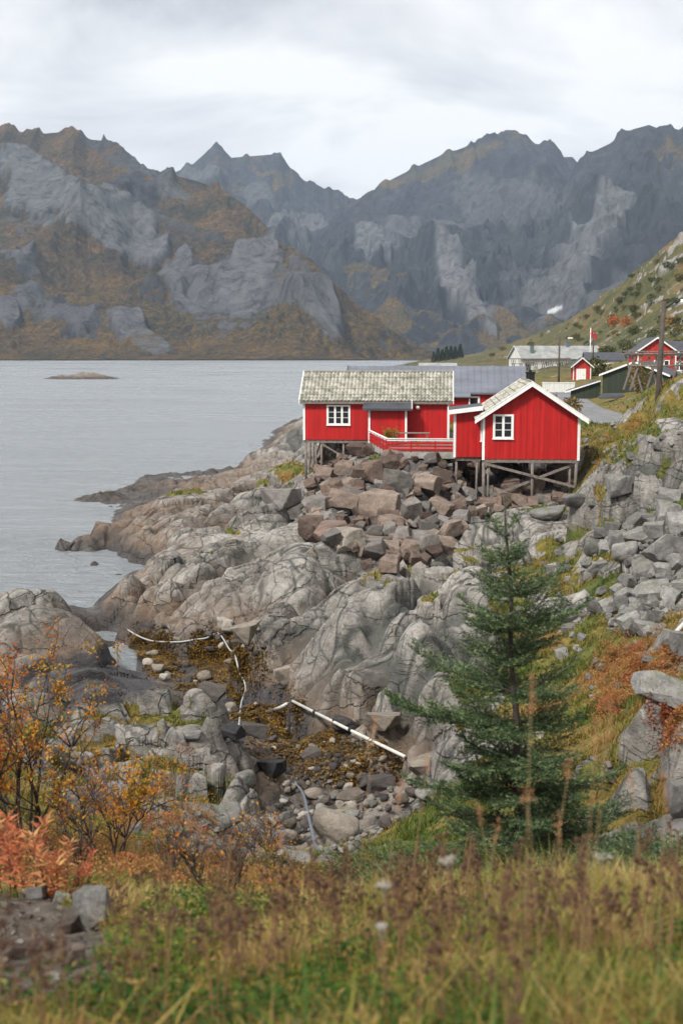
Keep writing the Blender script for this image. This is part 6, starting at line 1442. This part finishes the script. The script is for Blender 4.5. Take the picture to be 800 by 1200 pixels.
while cnt < 150:
    y = 2.2+rg.uniform(0, 1)**1.3*4.8; x = rg.uniform(-.30, .30)*(y+1); u_, v_ = proj(x, y, gz(x, y)+.3)
    if samp(soil, np.array([x]), np.array([y]))[0] > .2 or u_ < -40 or u_ > 840: continue
    if n2(np.array([x*1.0]), np.array([y*1.0]), 61)[0] < -.15+.35*(v_ > 1120): continue
    if u_ < 230 and v_ > 1010 and rg.random() < .7: continue
    k = rg.integers(6); o = protos[k] if not used[k] else copy_tree(protos[k]); used[k] = True
    o.location = (x, y, gz(x, y)); o.rotation_euler = (0, 0, rg.uniform(0, 6.28)); s = rg.uniform(.8, 1.35); o.scale = (s, s, s); cnt += 1
# tall grass stalks with loose panicles
def stalk(u, vt, d, label, mat=STRAW, hm=RUSTP, lean=0, hl=.16, hr=.006, group='tall grass stalks of the meadow', ubase=None):
    b = P(u if ubase is None else ubase, 1100, d); zb = gz(b.x, d); tp = P(u, vt, d+.1); e = thing('grass_stalk', label, 'grass stalk', (b.x, d, zb), 0, group)
    L = Vector((tp.x-b.x, .1, tp.z-zb)); pts = [Vector((0, 0, -.03)), L*.35+Vector((lean*.02, 0, .02)), L*.7+Vector((lean*.03, 0, .02)), L]
    MB().tube(pts, [.0016, .0014, .0011, .0006], 5).build('stem', mat, e, True); h = MB(); rr = random.Random(int(u*7+vt))
    for q in range(26):
        f = 1-hl*rr.random(); p = L*f+Vector((rr.gauss(0, hr), rr.gauss(0, hr), rr.gauss(0, .004))); blob(h, p, rr.uniform(.0016, .0032), 2.2)
    h.build('panicle', hm, e); return e
for (u, vt, d, ub, lb, h_, r_) in [(440,840,5.2,412,'thin stalk with a small rusty head rising before the white pipe',.05,.004),(470,915,4.6,440,'leaning straw stalk left of the spruce boughs',.12,.006),(503,880,4.8,470,'stalk with an orange tip reaching before the weed covered stones',.10,.006),
   (668,890,3.9,628,'reddish stalk before the middle of the spruce',.10,.009),(700,840,3.0,674,'large blurred straw stalk right of the spruce, tallest of the stalks',.26,.008),(716,820,3.2,678,'blurred reed like stalk leaning towards the red heath',.18,.007),(617,925,3.4,640,'short stalk with a big round rust head',.05,.012),(737,900,4.2,765,'thin stalk rising before the grey rocks at right',.12,.005),(780,905,3.6,770,'curved stalk at the right edge before the layered block',.16,.008),
   (560,940,4.4,590,'straw stalk at the left of the spruce foot',.12,.007),(585,960,3.8,548,'bent stalk before the spruce foot',.14,.008),(655,950,3.7,660,'short pale stalk before the spruce foot',.15,.008),(330,975,5.0,318,'thin stalk before the grey hose',.12,.005),(623,790,3.4,612,'faint leaning stalk crossing the lower middle of the spruce',.10,.006)]:
    stalk(u, vt, d, lb, hl=h_, hr=r_, ubase=ub)
# yarrow
YW = plain('yarrow_white', (.27, .245, .21), .8, .15, 80)
for i, (u, v, d, s, lb) in enumerate([(450,1037,3.4,.020,'white flower head at the left, blurred, before the dark seed heads'),(525,1008,3.7,.026,'widest white flower head near the foot of the spruce'),(706,1004,5.0,.036,'sharper white flower head right of the spruce'),(447,1086,3.3,.014,'small greyish white flower head low in the meadow')]):
    p = P(u, v, d); zb = gz(p.x, d); e = thing('yarrow', lb, 'yarrow', (p.x, d, zb), 0, 'white yarrow flowers'); h = max(p.z-zb, .12); MB().tube([(0, 0, -.02), (.01, 0, h*.5), (0, 0, h)], .0022, 5).build('stem', STEMB, e, True); mb = MB(); rr = random.Random(i)
    for q in range(34): a = rr.uniform(0, 6.28); r_ = s*rr.random()**.5; blob(mb, (math.cos(a)*r_, math.sin(a)*r_, h+rr.uniform(-.004, .006)), .0048, .7)
    for q in range(7): a = q*.9; mb.tube([(0, 0, h-.04), (math.cos(a)*s*.6, math.sin(a)*s*.6, h-.003)], .0012, 3)
    mb.build('flower_head', YW, e)
# yellow grass tuft by the upright rock
b = at(140,1092,6.4); e = thing('grass_tuft', 'yellow green grass tuft beside the upright rock on the earth bank', 'grass tuft', b); rr = np.random.default_rng(3); n = 60
V, Fq, TT = blades(np.stack([rr.normal(size=n)*.03, rr.normal(size=n)*.03, np.zeros(n)-.01], 1), rr.uniform(.12, .24, n), np.full(n, .006), rr.uniform(.6, 1.4, n), rr.uniform(.4, .75, n), rg=rr)
link('blades', mesh_np('blades', V, Fq, [MEAD], False, vattrs=dict(tint=TT)), e)
# ---------- far trees and bushes ----------
CONIF = leafmat('dark_conifer', [(0, (.012, .022, .014)), (.6, (.026, .042, .024)), (1, (.05, .065, .035))], .8, 0)
def far_conifer(u, d, H, label, seed, group):
    p = P(u, 412, d); z = gz(p.x, p.y); rg = np.random.default_rng(seed); e = thing('conifer', label, 'conifer', (p.x, p.y, z-.3), 0, group); MB().tube([(0, 0, 0), (0, 0, H*.9)], [.22, .05], 6).build('trunk', BARK, e); n = 700
    f = rg.uniform(.08, 1, n); r_ = (1-f)*H*.24*rg.uniform(.3, 1.05, n)+.1; a = rg.uniform(0, 6.28, n); Pn = np.stack([np.cos(a)*r_, np.sin(a)*r_, f*H], 1); V, Fq = leaves(Pn, np.stack([np.cos(a), np.sin(a), -.3+0*a], 1), H*.09, .7, rg)
    link('crown', mesh_np('crown', V, Fq, [CONIF], False, vattrs=dict(tint=np.repeat(rg.uniform(0, 1, n), 4))), e)
for i, (u, h) in enumerate([(508,6),(513,7.5),(518,7),(523,8),(528,7.5),(533,7),(539,8)]): far_conifer(u, 690+i*3, h, 'small dark conifer in the grove on the far peninsula', 200+i, 'conifers of the far grove')
BUSHM = leafmat('far_bush_leaves', [(0, (.022, .034, .012)), (.35, (.05, .065, .018)), (.6, (.12, .10, .022)), (.8, (.28, .15, .03)), (1, (.48, .13, .035))], .8, .1)
def bush(name, label, p, R, Hh, tint, seed, group=None, n=420, proto=None):
    rg = np.random.default_rng(seed); e = thing(name, label, 'bush', p, 0, group); MB().tube([(0, 0, -.2), (0, 0, Hh*.5)], [R*.09, R*.03], 5).build('stems', BARK, e)
    q = rg.normal(size=(n, 3)); q /= np.linalg.norm(q, axis=1)[:, None]; q *= (rg.uniform(.45, 1, n)*(1+.35*n3(q[:, 0]*2+seed, q[:, 1]*2, q[:, 2]*2, 3)))[:, None]; Pn = q*[R, R, Hh*.5]+[0, 0, Hh*.5]
    V, Fq = leaves(Pn, q+rg.normal(size=(n, 3))*.7, R*.26, .8, rg); link('foliage', mesh_np('foliage', V, Fq, [BUSHM], False, vattrs=dict(tint=np.repeat(np.clip(tint+rg.normal(size=n)*.09, 0, 1), 4))), e); return e
for (u, v, d, R, Hh, tn, lb) in [(747,445,132,1.1,3.6,.66,'reddish brown bush at the right corner of the green barn'),(697,438,215,2.3,3.0,.45,'olive bush beside the tiny red shed'),(668,475,108,.95,1.3,.68,'yellow brown bush in the grass by the road'),(719,382,0,2.2,3.6,.97,'bright orange bush on the hillside'),(733,382,0,1.8,2.8,.90,'smaller orange bush right of the bright one on the hillside'),(787,380,0,1.5,2,.8,'yellow orange bush above the right hand red house'),(640,470,118,1.0,1.5,.5,'brown green bush by the cabin chimney'),(655,478,104,.8,1.1,.4,'dark green bush right of the cabin chimney')]:
    p = P(u, v, d) if d else hit(u, v, 200, 900); p = Vector((p.x, p.y, gz(p.x, p.y)-.1)); bush('bush', lb, p, R, Hh, tn, int(u))
rg = np.random.default_rng(55); bp_ = [bush('bush', 'small dark green bush on the grassy hillside', Vector((0, 0, 0)), 1.1, 1.3, 0.28+.10*i, 300+i, 'dark bushes on the hillside', 220) for i in range(4)]; us_ = [False]*4; k = 0
for _ in range(900):
    if k >= 130: break
    u, v = rg.uniform(560, 800), rg.uniform(300, 420); q = hit(u, v, 240, 900)
    if q.y > 880 or q.y < 250 or abs(proj(q.x, q.y, q.z)[1]-v) > 3 or n2(np.array([u/22]), np.array([v/9]), 8)[0] < .12: continue
    i = rg.integers(4); o = bp_[i] if not us_[i] else copy_tree(bp_[i]); us_[i] = True; s = rg.uniform(.4, 1.7); o.location = q-Vector((0, 0, .2)); o.scale = (s*rg.uniform(.9, 1.5), s, s); o.rotation_euler = (0, 0, rg.uniform(0, 6)); k += 1
